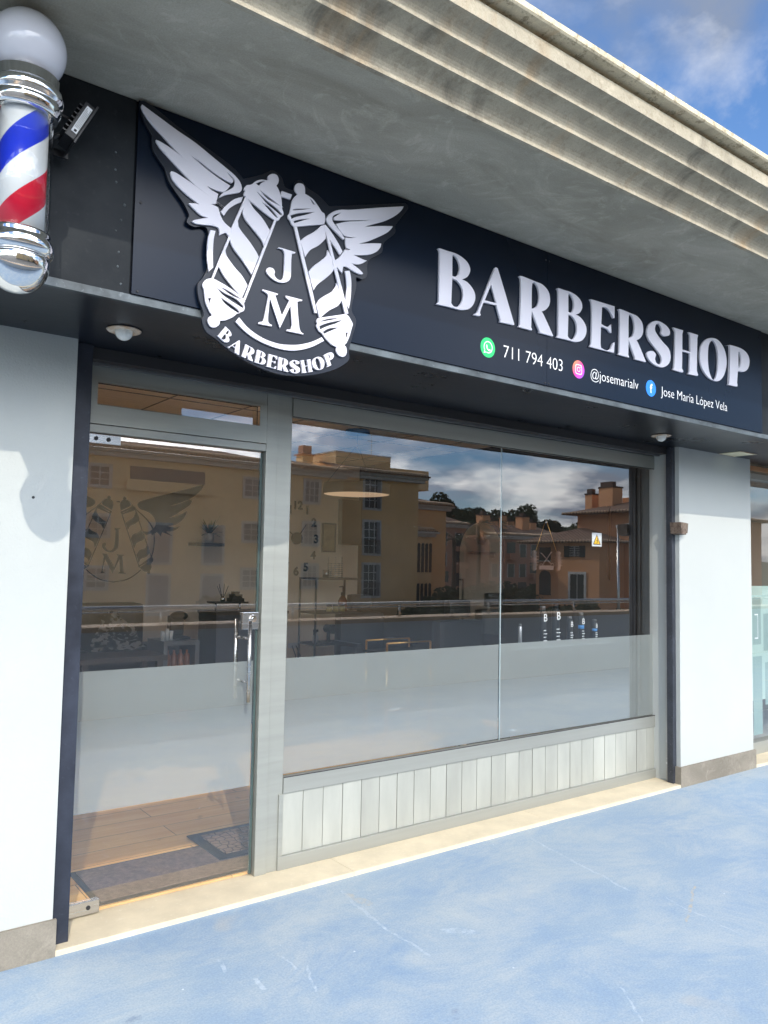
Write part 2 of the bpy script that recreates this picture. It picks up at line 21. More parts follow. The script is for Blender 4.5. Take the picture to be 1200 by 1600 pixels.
# ---------------------------------------------------------------- camera
cam_d = bpy.data.cameras.new('camera')
cam = bpy.data.objects.new('camera', cam_d)
COL.objects.link(cam)
S.camera = cam
cam_d.sensor_fit = 'HORIZONTAL'
cam_d.sensor_width = 36.0
cam_d.lens = 36.0 * 1237.01 / 1200.0
cam_d.clip_start = 0.05
cam_d.clip_end = 2000
yaw, pitch, roll = R(36.8898), R(3.75115), R(1.05810)
fw = Vector((math.sin(yaw)*math.cos(pitch), math.cos(yaw)*math.cos(pitch), math.sin(pitch)))
rt = Vector((math.cos(yaw), -math.sin(yaw), 0))
up = rt.cross(fw)
r2 = rt*math.cos(roll) + up*math.sin(roll)
u2 = -rt*math.sin(roll) + up*math.cos(roll)
cam.matrix_world = Matrix(((r2.x, u2.x, -fw.x, -0.9046), (r2.y, u2.y, -fw.y, -3.3146), (r2.z, u2.z, -fw.z, 1.55), (0, 0, 0, 1)))

# ---------------------------------------------------------------- world and sun
SUN = Vector((-0.38, -1.0, 0.78)).normalized()      # towards the sun
elev = math.asin(SUN.z); rotz = math.atan2(SUN.x, SUN.y)
W = bpy.data.worlds.new('World'); S.world = W; W.use_nodes = True
nt = W.node_tree; nt.nodes.clear()
def wn(t, **k):
    n = nt.nodes.new(t)
    for a, v in k.items():
        if a.startswith('i_'): n.inputs[int(a[2:])].default_value = v
        else: setattr(n, a, v)
    return n
def wl(a, ao, b, bi): nt.links.new(a.outputs[ao], b.inputs[bi])
sky = wn('ShaderNodeTexSky', sky_type='NISHITA', sun_disc=False, sun_elevation=elev, sun_rotation=rotz, air_density=1.0, dust_density=0.15, ozone_density=2.5)
tc = wn('ShaderNodeTexCoord'); sp = wn('ShaderNodeSeparateXYZ'); wl(tc, 'Generated', sp, 0)
zc = wn('ShaderNodeMath', operation='MAXIMUM', i_1=0.0); wl(sp, 2, zc, 0)
za = wn('ShaderNodeMath', operation='ADD', i_1=0.22); wl(zc, 0, za, 0)
dx = wn('ShaderNodeMath', operation='DIVIDE'); wl(sp, 0, dx, 0); wl(za, 0, dx, 1)
dy = wn('ShaderNodeMath', operation='DIVIDE'); wl(sp, 1, dy, 0); wl(za, 0, dy, 1)
cb = wn('ShaderNodeCombineXYZ'); wl(dx, 0, cb, 0); wl(dy, 0, cb, 1)
mp = wn('ShaderNodeMapping'); mp.inputs['Location'].default_value = (CLX, CLY, 0.0); wl(cb, 0, mp, 0)
n1 = wn('ShaderNodeTexNoise'); n1.inputs['Scale'].default_value = 0.95; n1.inputs['Detail'].default_value = 9; n1.inputs['Roughness'].default_value = 0.56; n1.inputs['Distortion'].default_value = 0.25
wl(mp, 0, n1, 'Vector')
cr = wn('ShaderNodeValToRGB'); cr.color_ramp.elements[0].position = 0.455; cr.color_ramp.elements[1].position = 0.575
wl(n1, 0, cr, 0)
# shading of the clouds: bright rims and grey bases
n2 = wn('ShaderNodeTexNoise'); n2.inputs['Scale'].default_value = 2.6; n2.inputs['Detail'].default_value = 7; n2.inputs['Roughness'].default_value = 0.55
mp2 = wn('ShaderNodeMapping'); mp2.inputs['Location'].default_value = (CLX+0.12, CLY+0.2, 0.3); wl(cb, 0, mp2, 0); wl(mp2, 0, n2, 'Vector')
cr2 = wn('ShaderNodeValToRGB')
cr2.color_ramp.elements[0].position = 0.42; cr2.color_ramp.elements[0].color = (6.3, 6.6, 7.4, 1)
cr2.color_ramp.elements[1].position = 0.58; cr2.color_ramp.elements[1].color = (1, 1, 1, 1)
cr2.color_ramp.elements[0].color = (0.26, 0.30, 0.38, 1)
wl(n2, 0, cr2, 0)
mul = wn('ShaderNodeVectorMath', operation='SCALE'); mul.inputs['Scale'].default_value = CLOUD; wl(cr2, 0, mul, 0)
# clouds glow more towards the sun (forward scattering)
dt = wn('ShaderNodeVectorMath', operation='DOT_PRODUCT'); wl(tc, 'Generated', dt, 0); dt.inputs[1].default_value = SUN
dm_ = wn('ShaderNodeMath', operation='MAXIMUM', i_1=0.0); wl(dt, 'Value', dm_, 0)
dp = wn('ShaderNodeMath', operation='POWER', i_1=2.0); wl(dm_, 0, dp, 0)
dk = wn('ShaderNodeMath', operation='MULTIPLY_ADD', i_1=SCAT, i_2=1.0); wl(dp, 0, dk, 0)
mul2 = wn('ShaderNodeVectorMath', operation='SCALE'); wl(mul, 0, mul2, 0); wl(dk, 0, mul2, 'Scale')
mix = wn('ShaderNodeMix', data_type='RGBA'); 
deep = wn('ShaderNodeVectorMath', operation='MULTIPLY'); wl(sky, 0, deep, 0); deep.inputs[1].default_value = (0.68, 0.84, 1.0)
wl(cr, 0, mix, 0); wl(deep, 0, mix, 6); wl(mul2, 0, mix, 7)
bg = wn('ShaderNodeBackground'); bg.inputs[1].default_value = SKYS; wl(mix, 2, bg, 0)
wo = wn('ShaderNodeOutputWorld'); wl(bg, 0, wo, 0)
sl = bpy.data.lights.new('sun', 'SUN'); so = bpy.data.objects.new('sun', sl); COL.objects.link(so)
sl.energy = SUNE; sl.angle = R(0.5); sl.color = (1.0, 0.93, 0.82)
so.rotation_euler = (-SUN).to_track_quat('-Z', 'Y').to_euler(); so.location = (-4, -9, 9)
S.render.engine = 'CYCLES'
S.view_settings.view_transform = 'Standard'; S.view_settings.look = 'None'; S.view_settings.gamma = 1; S.view_settings.exposure = EXPO
S.cycles.max_bounces = 10; S.cycles.transparent_max_bounces = 24; S.cycles.glossy_bounces = 6; S.cycles.diffuse_bounces = 5; S.cycles.transmission_bounces = 8
S.cycles.caustics_reflective = False; S.cycles.caustics_refractive = False

# ---------------------------------------------------------------- materials
def new_mat(name):
    m = bpy.data.materials.new(name); m.use_nodes = True
    t = m.node_tree; t.nodes.clear()
    return m, t
class N:
    """small node-tree helper"""
    def __init__(s, t): s.t = t
    def __call__(s, typ, ins=None, **k):
        n = s.t.nodes.new(typ)
        for a, v in k.items(): setattr(n, a, v)
        for a, v in (ins or {}).items():
            if isinstance(v, tuple) and len(v) == 2 and hasattr(v[0], 'outputs'): s.t.links.new(v[0].outputs[v[1]], n.inputs[a])
            else: n.inputs[a].default_value = v
        return n
def rgba(c): return (c[0], c[1], c[2], 1.0)
def ramp(n, src, so_, p0, p1, c0=(0, 0, 0), c1=(1, 1, 1)):
    r = n('ShaderNodeValToRGB', {0: (src, so_)})
    e = r.color_ramp.elements
    e[0].position = p0; e[1].position = p1; e[0].color = rgba(c0); e[1].color = rgba(c1)
    return r
def M(name, col, rough=0.6, metal=0.0, var=0.12, vscale=3.0, bump=0.0, bscale=60.0, col2=None, spot=0.0, stretch=None, spec=None, emis=None, piece=0.0):
    """plain surface: two tones mixed by noise, fine grain, optional bump"""
    m, t = new_mat(name); n = N(t)
    tc = n('ShaderNodeTexCoord')
    mp = n('ShaderNodeMapping', {0: (tc, 'Object')})
    if stretch: mp.inputs['Scale'].default_value = stretch
    a = n('ShaderNodeTexNoise', {'Vector': (mp, 0), 'Scale': vscale, 'Detail': 6.0, 'Roughness': 0.62})
    rr = ramp(n, a, 0, 0.32, 0.68)
    c2 = col2 if col2 else tuple(min(1, x*(1-var*2)) for x in col)
    c1 = col if col2 else tuple(min(1, x*(1+var)) for x in col)
    mx = n('ShaderNodeMix', {0: (rr, 0), 6: rgba(c2), 7: rgba(c1)}, data_type='RGBA')
    last = (mx, 2)
    if spot:
        b = n('ShaderNodeTexNoise', {'Vector': (mp, 0), 'Scale': vscale*14, 'Detail': 3.0})
        r2_ = ramp(n, b, 0, 0.62, 0.72)
        k = n('ShaderNodeMath', {0: (r2_, 0), 1: spot}, operation='MULTIPLY')
        mx2 = n('ShaderNodeMix', {0: (k, 0), 6: last, 7: rgba(tuple(min(1, x*2.2+0.05) for x in col))}, data_type='RGBA')
        last = (mx2, 2)
    if piece:   # each board or piece of the set has a slightly different tone
        oi = n('ShaderNodeObjectInfo'); pr = n('ShaderNodeMapRange', {0: (oi, 'Random'), 3: 1-piece, 4: 1+piece*0.6})
        sv = n('ShaderNodeVectorMath', {0: last}, operation='SCALE'); t.links.new(pr.outputs[0], sv.inputs['Scale']); last = (sv, 0)
    p = n('ShaderNodeBsdfPrincipled', {'Base Color': last, 'Metallic': metal})
    rn = n('ShaderNodeMapRange', {0: (a, 0), 3: max(0.02, rough-0.06), 4: min(1, rough+0.08)})
    t.links.new(rn.outputs[0], p.inputs['Roughness'])
    if spec is not None: p.inputs['Specular IOR Level'].default_value = spec
    if emis: p.inputs['Emission Color'].default_value = rgba(emis[0]); p.inputs['Emission Strength'].default_value = emis[1]
    if bump:
        g = n('ShaderNodeTexNoise', {'Vector': (mp, 0), 'Scale': bscale, 'Detail': 5.0, 'Roughness': 0.6})
        bp = n('ShaderNodeBump', {'Height': (g, 0), 'Strength': min(1, bump), 'Distance': 0.004})
        t.links.new(bp.outputs[0], p.inputs['Normal'])
    o = n('ShaderNodeOutputMaterial', {0: (p, 0)})
    return m

# ---------------------------------------------------------------- mesh helpers
def box(bm, x0, x1, y0, y1, z0, z1, bev=0.0):
    vs = [bm.verts.new(p) for p in ((x0,y0,z0),(x1,y0,z0),(x1,y1,z0),(x0,y1,z0),(x0,y0,z1),(x1,y0,z1),(x1,y1,z1),(x0,y1,z1))]
    fs = [bm.faces.new([vs[i] for i in f]) for f in ((0,3,2,1),(4,5,6,7),(0,1,5,4),(1,2,6,5),(2,3,7,6),(3,0,4,7))]
    if bev:
        es = list({e for f in fs for e in f.edges})
        bmesh.ops.bevel(bm, geom=es, offset=bev, segments=2, affect='EDGES', profile=0.7)
    return fs
def tube(bm, pts, r, seg=10, cap=True):
    pts = [Vector(p) for p in pts]
    rs = r if isinstance(r, (list, tuple)) else [r]*len(pts)
    rings = []
    pn = None
    for i, p in enumerate(pts):
        d = (pts[min(i+1, len(pts)-1)] - pts[max(i-1, 0)]).normalized()
        if pn is None:
            pn = d.orthogonal().normalized()
        else:
            pn = (pn - d*pn.dot(d)).normalized()
        b = d.cross(pn)
        rings.append([bm.verts.new(p + pn*math.cos(2*math.pi*k/seg)*rs[i] + b*math.sin(2*math.pi*k/seg)*rs[i]) for k in range(seg)])
    for a, b in zip(rings, rings[1:]):
        for k in range(seg):
            f = bm.faces.new((a[k], a[(k+1) % seg], b[(k+1) % seg], b[k])); f.smooth = True
    if cap:
        bm.faces.new(rings[0][::-1]); bm.faces.new(rings[-1])
def lathe(bm, prof, cx=0, cy=0, seg=32, smooth=True):
    rings = []
    for r, z in prof:
        rings.append([bm.verts.new((cx+max(r, 1e-4)*math.cos(2*math.pi*k/seg), cy+max(r, 1e-4)*math.sin(2*math.pi*k/seg), z)) for k in range(seg)])
    for a, b in zip(rings, rings[1:]):
        for k in range(seg):
            f = bm.faces.new((a[k], a[(k+1) % seg], b[(k+1) % seg], b[k])); f.smooth = smooth
    bm.faces.new(rings[0][::-1]); bm.faces.new(rings[-1])
def extrude_x(bm, prof, x0, x1):
    """closed (y,z) profile swept along x"""
    a = [bm.verts.new((x0, y, z)) for y, z in prof]; b = [bm.verts.new((x1, y, z)) for y, z in prof]
    k = len(prof)
    for i in range(k): bm.faces.new((a[i], a[(i+1) % k], b[(i+1) % k], b[i]))
    bm.faces.new(a[::-1]); bm.faces.new(b)
def poly(bm, pts, t=None):
    """flat polygon; with t (a vector) extruded into a solid"""
    a = [bm.verts.new(p) for p in pts]
    if t is None: bm.faces.new(a); return
    t = Vector(t); b = [bm.verts.new(Vector(p)+t) for p in pts]; k = len(pts)
    for i in range(k): bm.faces.new((a[i], a[(i+1) % k], b[(i+1) % k], b[i]))
    bm.faces.new(a[::-1]); bm.faces.new(b)
def ball(bm, c, r, seg=16, sz=1.0):
    mt = Matrix.Translation(c) @ Matrix.Diagonal((r, r, r*sz, 1))
    g = bmesh.ops.create_uvsphere(bm, u_segments=seg, v_segments=max(6, seg//2), radius=1, matrix=mt)
    for v in g['verts']:
        for f in v.link_faces: f.smooth = True
def wloc(o):
    v = Vector((0, 0, 0))
    while o is not None: v += o.location; o = o.parent
    return v
def link(name, me, parent=None, base=None):
    if parent is None and base is None:
        xs = [v.co for v in me.vertices]
        base = Vector(((min(v.x for v in xs)+max(v.x for v in xs))/2, (min(v.y for v in xs)+max(v.y for v in xs))/2, min(v.z for v in xs)))
    org = wloc(parent) if parent is not None else Vector(base)
    me.transform(Matrix.Translation(-org))
    o = bpy.data.objects.new(name, me); COL.objects.link(o)
    if parent is not None: o.parent = parent
    else: o.location = org
    return o
def obj(name, bm, mat, parent=None, base=None, normals=True):
    if normals: bmesh.ops.recalc_face_normals(bm, faces=bm.faces)
    me = bpy.data.meshes.new(name); bm.to_mesh(me); bm.free()
    for m in (mat if isinstance(mat, (list, tuple)) else [mat]): me.materials.append(m)
    return link(name, me, parent, base)
def B(*boxes, bev=0.0):
    bm = bmesh.new()
    for b in boxes: box(bm, *b, bev=bev)
    return bm
def thing(name, loc, label, cat, group=None):
    o = bpy.data.objects.new(name, None); COL.objects.link(o); o.location = loc; o.empty_display_size = 0.1
    return tag(o, label, cat, group)
def tag(o, label, cat, group=None):
    o['label'] = label; o['category'] = cat
    if group: o['group'] = group
    return o
def struct(o): o['kind'] = 'structure'; return o
def copy_thing(src, loc, label):
    r = src.copy(); COL.objects.link(r); r.location = loc; r['label'] = label
    for ch in list(src.children):
        c = ch.copy(); COL.objects.link(c); c.parent = r
        for g in list(ch.children):
            d = g.copy(); COL.objects.link(d); d.parent = c
    return r
def smooth(pts, n=6):
    """closed outline: Catmull-Rom between corner points (third value 1 = corner)"""
    out = []; k = len(pts)
    for i in range(k):
        p0, p1, p2, p3 = pts[i-1], pts[i], pts[(i+1) % k], pts[(i+2) % k]
        if p1[2] and p2[2]: out.append((p1[0], p1[1])); continue
        a = p1 if p1[2] else p0; b = p2 if p2[2] else p3
        for j in range(n):
            t = j/n; t2 = t*t; t3 = t2*t
            out.append(tuple(0.5*((2*p1[c]) + (-a[c]+p2[c])*t + (2*a[c]-5*p1[c]+4*p2[c]-b[c])*t2 + (-a[c]+3*p1[c]-3*p2[c]+b[c])*t3) for c in (0, 1)))
    return out
def shape_mesh(name, shapes, yfront, depth, mat, parent, bev=0.0012, n=5, stagger=0.0003, xf=None, up=1.0):
    """solid cut-outs standing in the x-z plane: each shape is an outline with its holes; front face at yfront"""
    bm = bmesh.new()
    for i, loops in enumerate(shapes):
        if bev == 0:     # fine outlines: triangulate directly and give them their thickness
            pp = [[(xf(p) if xf else p) for p in smooth(lp, n)] for lp in loops]; flat_ = [q for l_ in pp for q in l_]
            yf = yfront - (i % 7)*stagger
            fr_ = [bm.verts.new((x, yf, z)) for x, z in flat_]; bk_ = [bm.verts.new((x, yf+depth, z)) for x, z in flat_]
            for t3 in tessellate_polygon([[Vector((x*up, z*up, 0)) for x, z in l_] for l_ in pp]):
                (x0, z0), (x1, z1), (x2, z2) = (flat_[j] for j in t3)
                if abs((x1-x0)*(z2-z0)-(x2-x0)*(z1-z0)) < 1e-12: continue
                if (x1-x0)*(z2-z0)-(x2-x0)*(z1-z0) < 0: t3 = t3[::-1]
                try: bm.faces.new([fr_[j] for j in t3]); bm.faces.new([bk_[j] for j in t3[::-1]])
                except ValueError: pass
            o0 = 0
            for l_ in pp:
                for j in range(len(l_)):
                    a_, b_ = o0+j, o0+(j+1) % len(l_); bm.faces.new((fr_[a_], fr_[b_], bk_[b_], bk_[a_]))
                o0 += len(l_)
            continue
        cu = bpy.data.curves.new('cut', 'CURVE'); cu.dimensions = '2D'; cu.fill_mode = 'BOTH'
        e = depth/2; cu.extrude = max(e-bev, 1e-5)*up; cu.bevel_depth = bev*up; cu.bevel_resolution = 1; cu.offset = -bev*up
        for lp in loops:
            pts = smooth(lp, n)
            if xf: pts = [xf(p) for p in pts]
            if up != 1: pts = [(p[0]*up, p[1]*up) for p in pts]
            s = cu.splines.new('POLY'); s.points.add(len(pts)-1); s.use_cyclic_u = True
            for q, (x, z) in zip(s.points, pts): q.co = (x, z, 0, 1)
        o = bpy.data.objects.new('cut', cu); COL.objects.link(o)
        bpy.context.view_layer.update()
        me = bpy.data.meshes.new_from_object(o.evaluated_get(bpy.context.evaluated_depsgraph_get()))
        # curve lies in xy facing +z: stand it up facing -y
        yf = yfront - (i % 7)*stagger
        if up != 1: me.transform(Matrix.Scale(1/up, 4))
        me.transform(Matrix(((1, 0, 0, 0), (0, 0, -1, yf + e), (0, 1, 0, 0), (0, 0, 0, 1))))
        bm.from_mesh(me); bpy.data.objects.remove(o); bpy.data.curves.remove(cu); bpy.data.meshes.remove(me)
    return obj(name, bm, mat, parent, normals=False)
def text_mesh(name, body, x, z, yfront, height, depth, mat, parent, width=None, align='LEFT', base=None, rot=None, weight=0.0):
    cu = bpy.data.curves.new('t', 'FONT'); cu.body = body; cu.extrude = 0.0; cu.align_x = align; cu.offset = weight
    cu.resolution_u = 4
    o = bpy.data.objects.new('t', cu); COL.objects.link(o); bpy.context.view_layer.update()
    me = bpy.data.meshes.new_from_object(o.evaluated_get(bpy.context.evaluated_depsgraph_get()))
    bpy.data.objects.remove(o); bpy.data.curves.remove(cu)
    s = height/0.70
    xs = [v.co.x for v in me.vertices]
    sx = width/(max(xs)-min(xs)) if width else s
    x_off = min(xs) if width else 0
    me.transform(Matrix.Translation((-x_off if align == 'LEFT' else 0, 0, 0)))
    bm = bmesh.new(); bm.from_mesh(me); bpy.data.meshes.remove(me)
    if depth:
        g = bmesh.ops.extrude_face_region(bm, geom=bm.faces[:])
        bmesh.ops.translate(bm, verts=[v for v in g['geom'] if isinstance(v, bmesh.types.BMVert)], vec=(0, 0, -depth))
    mt = Matrix(((sx, 0, 0, x), (0, 0, -1, yfront), (0, s, 0, z), (0, 0, 0, 1)))
    if rot: mt = rot @ mt
    bm.transform(mt)
    return obj(name, bm, mat, parent, base)
# ---------------------------------------------------------------- special materials
PALE, TAN, DARK = (0.52, 0.60, 0.66), (0.50, 0.40, 0.25), (0.10, 0.15, 0.24)
SCRATCH = [((2.579, -0.132, 2.428, -0.909), 0.007, PALE, 0.55), ((2.737, -1.055, 2.357, -1.258), 0.006, TAN, 0.75), ((2.498, -1.054, 2.429, -1.469), 0.004, PALE, 0.5), ((1.279, -0.133, 1.215, -0.545), 0.009, PALE, 0.5), ((1.215, -0.545, 1.226, -0.836), 0.007, PALE, 0.6),
 ((0.573, -0.606, 0.564, -0.682), 0.010, PALE, 0.7), ((0.778, -0.635, 0.711, -0.81), 0.004, PALE, 0.7), ((1.656, -1.417, 1.515, -1.618), 0.004, PALE, 0.6), ((1.283, -0.18, 1.30, -0.31), 0.022, TAN, 0.4), ((0.734, -0.514, 0.737, -0.636), 0.005, PALE, 0.7), ((0.518, -0.394, 0.496, -0.497), 0.008, PALE, 0.7), ((4.96, -0.03, 4.90, -0.31), 0.003, DARK, 0.7), ((1.42, -0.72, 1.50, -0.78), 0.022, PALE, 0.6), ((0.10, -0.62, 0.13, -0.60), 0.018, DARK, 0.6), ((1.02, -1.22, 1.05, -1.20), 0.016, DARK, 0.5)]
def mat_floor():
    m, t = new_mat('blue_painted_concrete'); n = N(t)
    tc = n('ShaderNodeTexCoord'); 
    big = n('ShaderNodeTexNoise', {'Vector': (tc, 'Object'), 'Scale': 1.1, 'Detail': 10.0, 'Roughness': 0.74, 'Distortion': 0.6})
    mp = n('ShaderNodeMapping', {0: (tc, 'Object'), 'Scale': (0.85, 1.35, 1.0), 'Rotation': (0, 0, 0.35)})
    swp = n('ShaderNodeTexNoise', {'Vector': (mp, 0), 'Scale': 1.7, 'Detail': 12.0, 'Roughness': 0.80, 'Distortion': 0.4})
    fine = n('ShaderNodeTexNoise', {'Vector': (tc, 'Object'), 'Scale': 120.0, 'Detail': 4.0, 'Roughness': 0.7})
    r1 = ramp(n, big, 0, 0.40, 0.66)
    c1 = n('ShaderNodeMix', {0: (r1, 0), 6: rgba((0.232, 0.332, 0.465)), 7: rgba((0.305, 0.385, 0.465))}, data_type='RGBA')
    r2_ = ramp(n, swp, 0, 0.44, 0.70)
    k = n('ShaderNodeMath', {0: (r2_, 0), 1: 0.75}, operation='MULTIPLY')
    c2 = n('ShaderNodeMix', {0: (k, 0), 6: (c1, 2), 7: rgba((0.48, 0.51, 0.505))}, data_type='RGBA')
    vo = n('ShaderNodeTexNoise', {'Vector': (tc, 'Object'), 'Scale': 2.1, 'Detail': 2.0})
    r3 = ramp(n, vo, 0, 0.70, 0.80)
    k3 = n('ShaderNodeMath', {0: (r3, 0), 1: 0.55}, operation='MULTIPLY')
    c3 = n('ShaderNodeMix', {0: (k3, 0), 6: (c2, 2), 7: rgba((0.50, 0.44, 0.36))}, data_type='RGBA')
    fr = ramp(n, fine, 0, 0.30, 0.72, (0.80, 0.82, 0.85), (1.14, 1.12, 1.08))
    c4 = n('ShaderNodeMix', {0: 1.0, 6: (c3, 2), 7: (fr, 0)}, data_type='RGBA', blend_type='MULTIPLY')
    # pits and little chips down to pale or dark specks
    vs = n('ShaderNodeTexVoronoi', {'Vector': (tc, 'Object'), 'Scale': 9.0, 'Randomness': 1.0})
    g = n('ShaderNodeTexNoise', {'Vector': (tc, 'Object'), 'Scale': 60.0, 'Detail': 2.0})
    sm = n('ShaderNodeMath', {0: (g, 0), 1: 0.05}, operation='MULTIPLY')
    ad = n('ShaderNodeMath', {0: (vs, 0), 1: (sm, 0)}, operation='ADD')
    sp_ = ramp(n, ad, 0, 0.045, 0.075, (1, 1, 1), (0, 0, 0))
    hue = n('ShaderNodeSeparateColor', {0: (vs, 'Color')})
    th = n('ShaderNodeMath', {0: (hue, 0), 1: 0.72}, operation='GREATER_THAN')
    sk = n('ShaderNodeMath', {0: (sp_, 0), 1: (th, 0)}, operation='MULTIPLY')
    th2 = n('ShaderNodeMath', {0: (hue, 1), 1: 0.55}, operation='GREATER_THAN')
    sc = n('ShaderNodeMix', {0: (th2, 0), 6: rgba((0.62, 0.68, 0.72)), 7: rgba((0.12, 0.18, 0.28))}, data_type='RGBA')
    c5 = n('ShaderNodeMix', {0: (sk, 0), 6: (c4, 2), 7: (sc, 2)}, data_type='RGBA')
    # scratches and hairline cracks at their own places on the floor
    sx = n('ShaderNodeSeparateXYZ', {0: (tc, 'Object')}); wob = n('ShaderNodeTexNoise', {'Vector': (tc, 'Object'), 'Scale': 9.0, 'Detail': 4.0})
    wv = n('ShaderNodeVectorMath', {0: (wob, 'Color'), 1: (0.5, 0.5, 0.5)}, operation='SUBTRACT'); ws_c = n('ShaderNodeVectorMath', {0: (wv, 0)}, operation='SCALE'); ws_c.inputs['Scale'].default_value = 0.05
    pos = n('ShaderNodeVectorMath', {0: (tc, 'Object'), 1: (ws_c, 0)}, operation='ADD')
    bk = n('ShaderNodeTexNoise', {'Vector': (tc, 'Object'), 'Scale': 22.0, 'Detail': 6.0, 'Roughness': 0.8}); brk = ramp(n, bk, 0, 0.42, 0.62)
    last = (c5, 2)
    for (ax, ay, bx_, by), wd, col_, st_ in SCRATCH:
        ab = Vector((bx_-ax, by-ay, 0)); L2_ = ab.length_squared
        pa = n('ShaderNodeVectorMath', {0: (pos, 0), 1: (ax, ay, 0.0)}, operation='SUBTRACT')
        fl_ = n('ShaderNodeVectorMath', {0: (pa, 0), 1: (1.0, 1.0, 0.0)}, operation='MULTIPLY')
        d_ = n('ShaderNodeVectorMath', {0: (fl_, 0), 1: tuple(ab/L2_)}, operation='DOT_PRODUCT')
        cl_ = n('ShaderNodeClamp', {0: (d_, 'Value')})
        pr_ = n('ShaderNodeVectorMath', {0: tuple(ab)}, operation='SCALE'); t.links.new(cl_.outputs[0], pr_.inputs['Scale'])
        df_ = n('ShaderNodeVectorMath', {0: (fl_, 0), 1: (pr_, 0)}, operation='DISTANCE')
        w_ = n('ShaderNodeMath', {0: (fine, 0), 1: wd*1.6, 2: wd*0.2}, operation='MULTIPLY_ADD')
        lt = n('ShaderNodeMath', {0: (df_, 'Value'), 1: (w_, 0)}, operation='LESS_THAN')
        k0 = n('ShaderNodeMath', {0: (brk, 0), 1: st_}, operation='MULTIPLY'); k_ = n('ShaderNodeMath', {0: (lt, 0), 1: (k0, 0)}, operation='MULTIPLY')
        mx_ = n('ShaderNodeMix', {0: (k_, 0), 6: last, 7: rgba(col_)}, data_type='RGBA'); last = (mx_, 2)
    hg = n('ShaderNodeMath', {0: (fine, 0), 1: (sk, 0)}, operation='SUBTRACT')
    bp = n('ShaderNodeBump', {'Height': (hg, 0), 'Strength': 0.2, 'Distance': 0.0012})
    rg = n('ShaderNodeMapRange', {0: (swp, 0), 3: 0.52, 4: 0.85})
    p = n('ShaderNodeBsdfPrincipled', {'Base Color': last, 'Roughness': (rg, 0), 'Normal': (bp, 0), 'Specular IOR Level': 0.35})
    n('ShaderNodeOutputMaterial', {0: (p, 0)})
    return m
def mat_concrete(name, c0, c1, stains=0.0, rust=0.0, sx=0.7):
    m, t = new_mat(name); n = N(t)
    tc = n('ShaderNodeTexCoord'); mp = n('ShaderNodeMapping', {0: (tc, 'Object'), 'Scale': (sx, 1.6, 1.2), 'Rotation': (0, 0, 0.5 if sx < 1 else 0)})
    a = n('ShaderNodeTexNoise', {'Vector': (mp, 0), 'Scale': 2.0, 'Detail': 9.0, 'Roughness': 0.68, 'Distortion': 0.9})
    r1 = ramp(n, a, 0, 0.30, 0.70)
    c = n('ShaderNodeMix', {0: (r1, 0), 6: rgba(c0), 7: rgba(c1)}, data_type='RGBA')
    b = n('ShaderNodeTexNoise', {'Vector': (tc, 'Object'), 'Scale': 4.5, 'Detail': 8.0, 'Roughness': 0.75, 'Distortion': 1.6})
    rb = ramp(n, b, 0, 0.53, 0.72); kb = n('ShaderNodeMath', {0: (rb, 0), 1: 0.40}, operation='MULTIPLY')
    c_ = n('ShaderNodeMix', {0: (kb, 0), 6: (c, 2), 7: rgba(tuple(min(1, x*1.5+0.03) for x in c1))}, data_type='RGBA')
    last = (c_, 2)
    if stains:
        mp2 = n('ShaderNodeMapping', {0: (tc, 'Object'), 'Scale': (2.0, 0.9, 0.9)})
        s_ = n('ShaderNodeTexNoise', {'Vector': (mp2, 0), 'Scale': 1.5, 'Detail': 7.0, 'Roughness': 0.65, 'Distortion': 0.5})
        rs = ramp(n, s_, 0, 0.56, 0.66); ks = n('ShaderNodeMath', {0: (rs, 0), 1: stains}, operation='MULTIPLY')
        x = n('ShaderNodeMix', {0: (ks, 0), 6: last, 7: rgba((0.07, 0.066, 0.055))}, data_type='RGBA'); last = (x, 2)
    if rust:
        mp3 = n('ShaderNodeMapping', {0: (tc, 'Object'), 'Scale': (2.6, 0.5, 0.5), 'Location': (3.3, 0, 0)})
        s2 = n('ShaderNodeTexNoise', {'Vector': (mp3, 0), 'Scale': 1.3, 'Detail': 5.0, 'Roughness': 0.6})
        rs2 = ramp(n, s2, 0, 0.55, 0.66); ks2 = n('ShaderNodeMath', {0: (rs2, 0), 1: rust}, operation='MULTIPLY')
        x2 = n('ShaderNodeMix', {0: (ks2, 0), 6: last, 7: rgba((0.42, 0.24, 0.09))}, data_type='RGBA'); last = (x2, 2)
        sp3 = n('ShaderNodeTexNoise', {'Vector': (tc, 'Object'), 'Scale': 26.0, 'Detail': 5.0, 'Roughness': 0.75})
        rs3 = ramp(n, sp3, 0, 0.53, 0.62); ks3 = n('ShaderNodeMath', {0: (rs3, 0), 1: rust*0.6}, operation='MULTIPLY')
        x3 = n('ShaderNodeMix', {0: (ks3, 0), 6: last, 7: rgba((0.16, 0.12, 0.07))}, data_type='RGBA'); last = (x3, 2)
    f = n('ShaderNodeTexNoise', {'Vector': (tc, 'Object'), 'Scale': 160.0, 'Detail': 4.0, 'Roughness': 0.7})
    fr = ramp(n, f, 0, 0.25, 0.75, (0.86, 0.86, 0.86), (1.12, 1.12, 1.12))
    y = n('ShaderNodeMix', {0: 1.0, 6: last, 7: (fr, 0)}, data_type='RGBA', blend_type='MULTIPLY')
    hb = n('ShaderNodeMath', {0: (f, 0), 1: (a, 0)}, operation='ADD')
    bp = n('ShaderNodeBump', {'Height': (hb, 0), 'Strength': 0.5, 'Distance': 0.003})
    p = n('ShaderNodeBsdfPrincipled', {'Base Color': (y, 2), 'Roughness': 0.88, 'Normal': (bp, 0), 'Specular IOR Level': 0.2})
    n('ShaderNodeOutputMaterial', {0: (p, 0)})
    return m
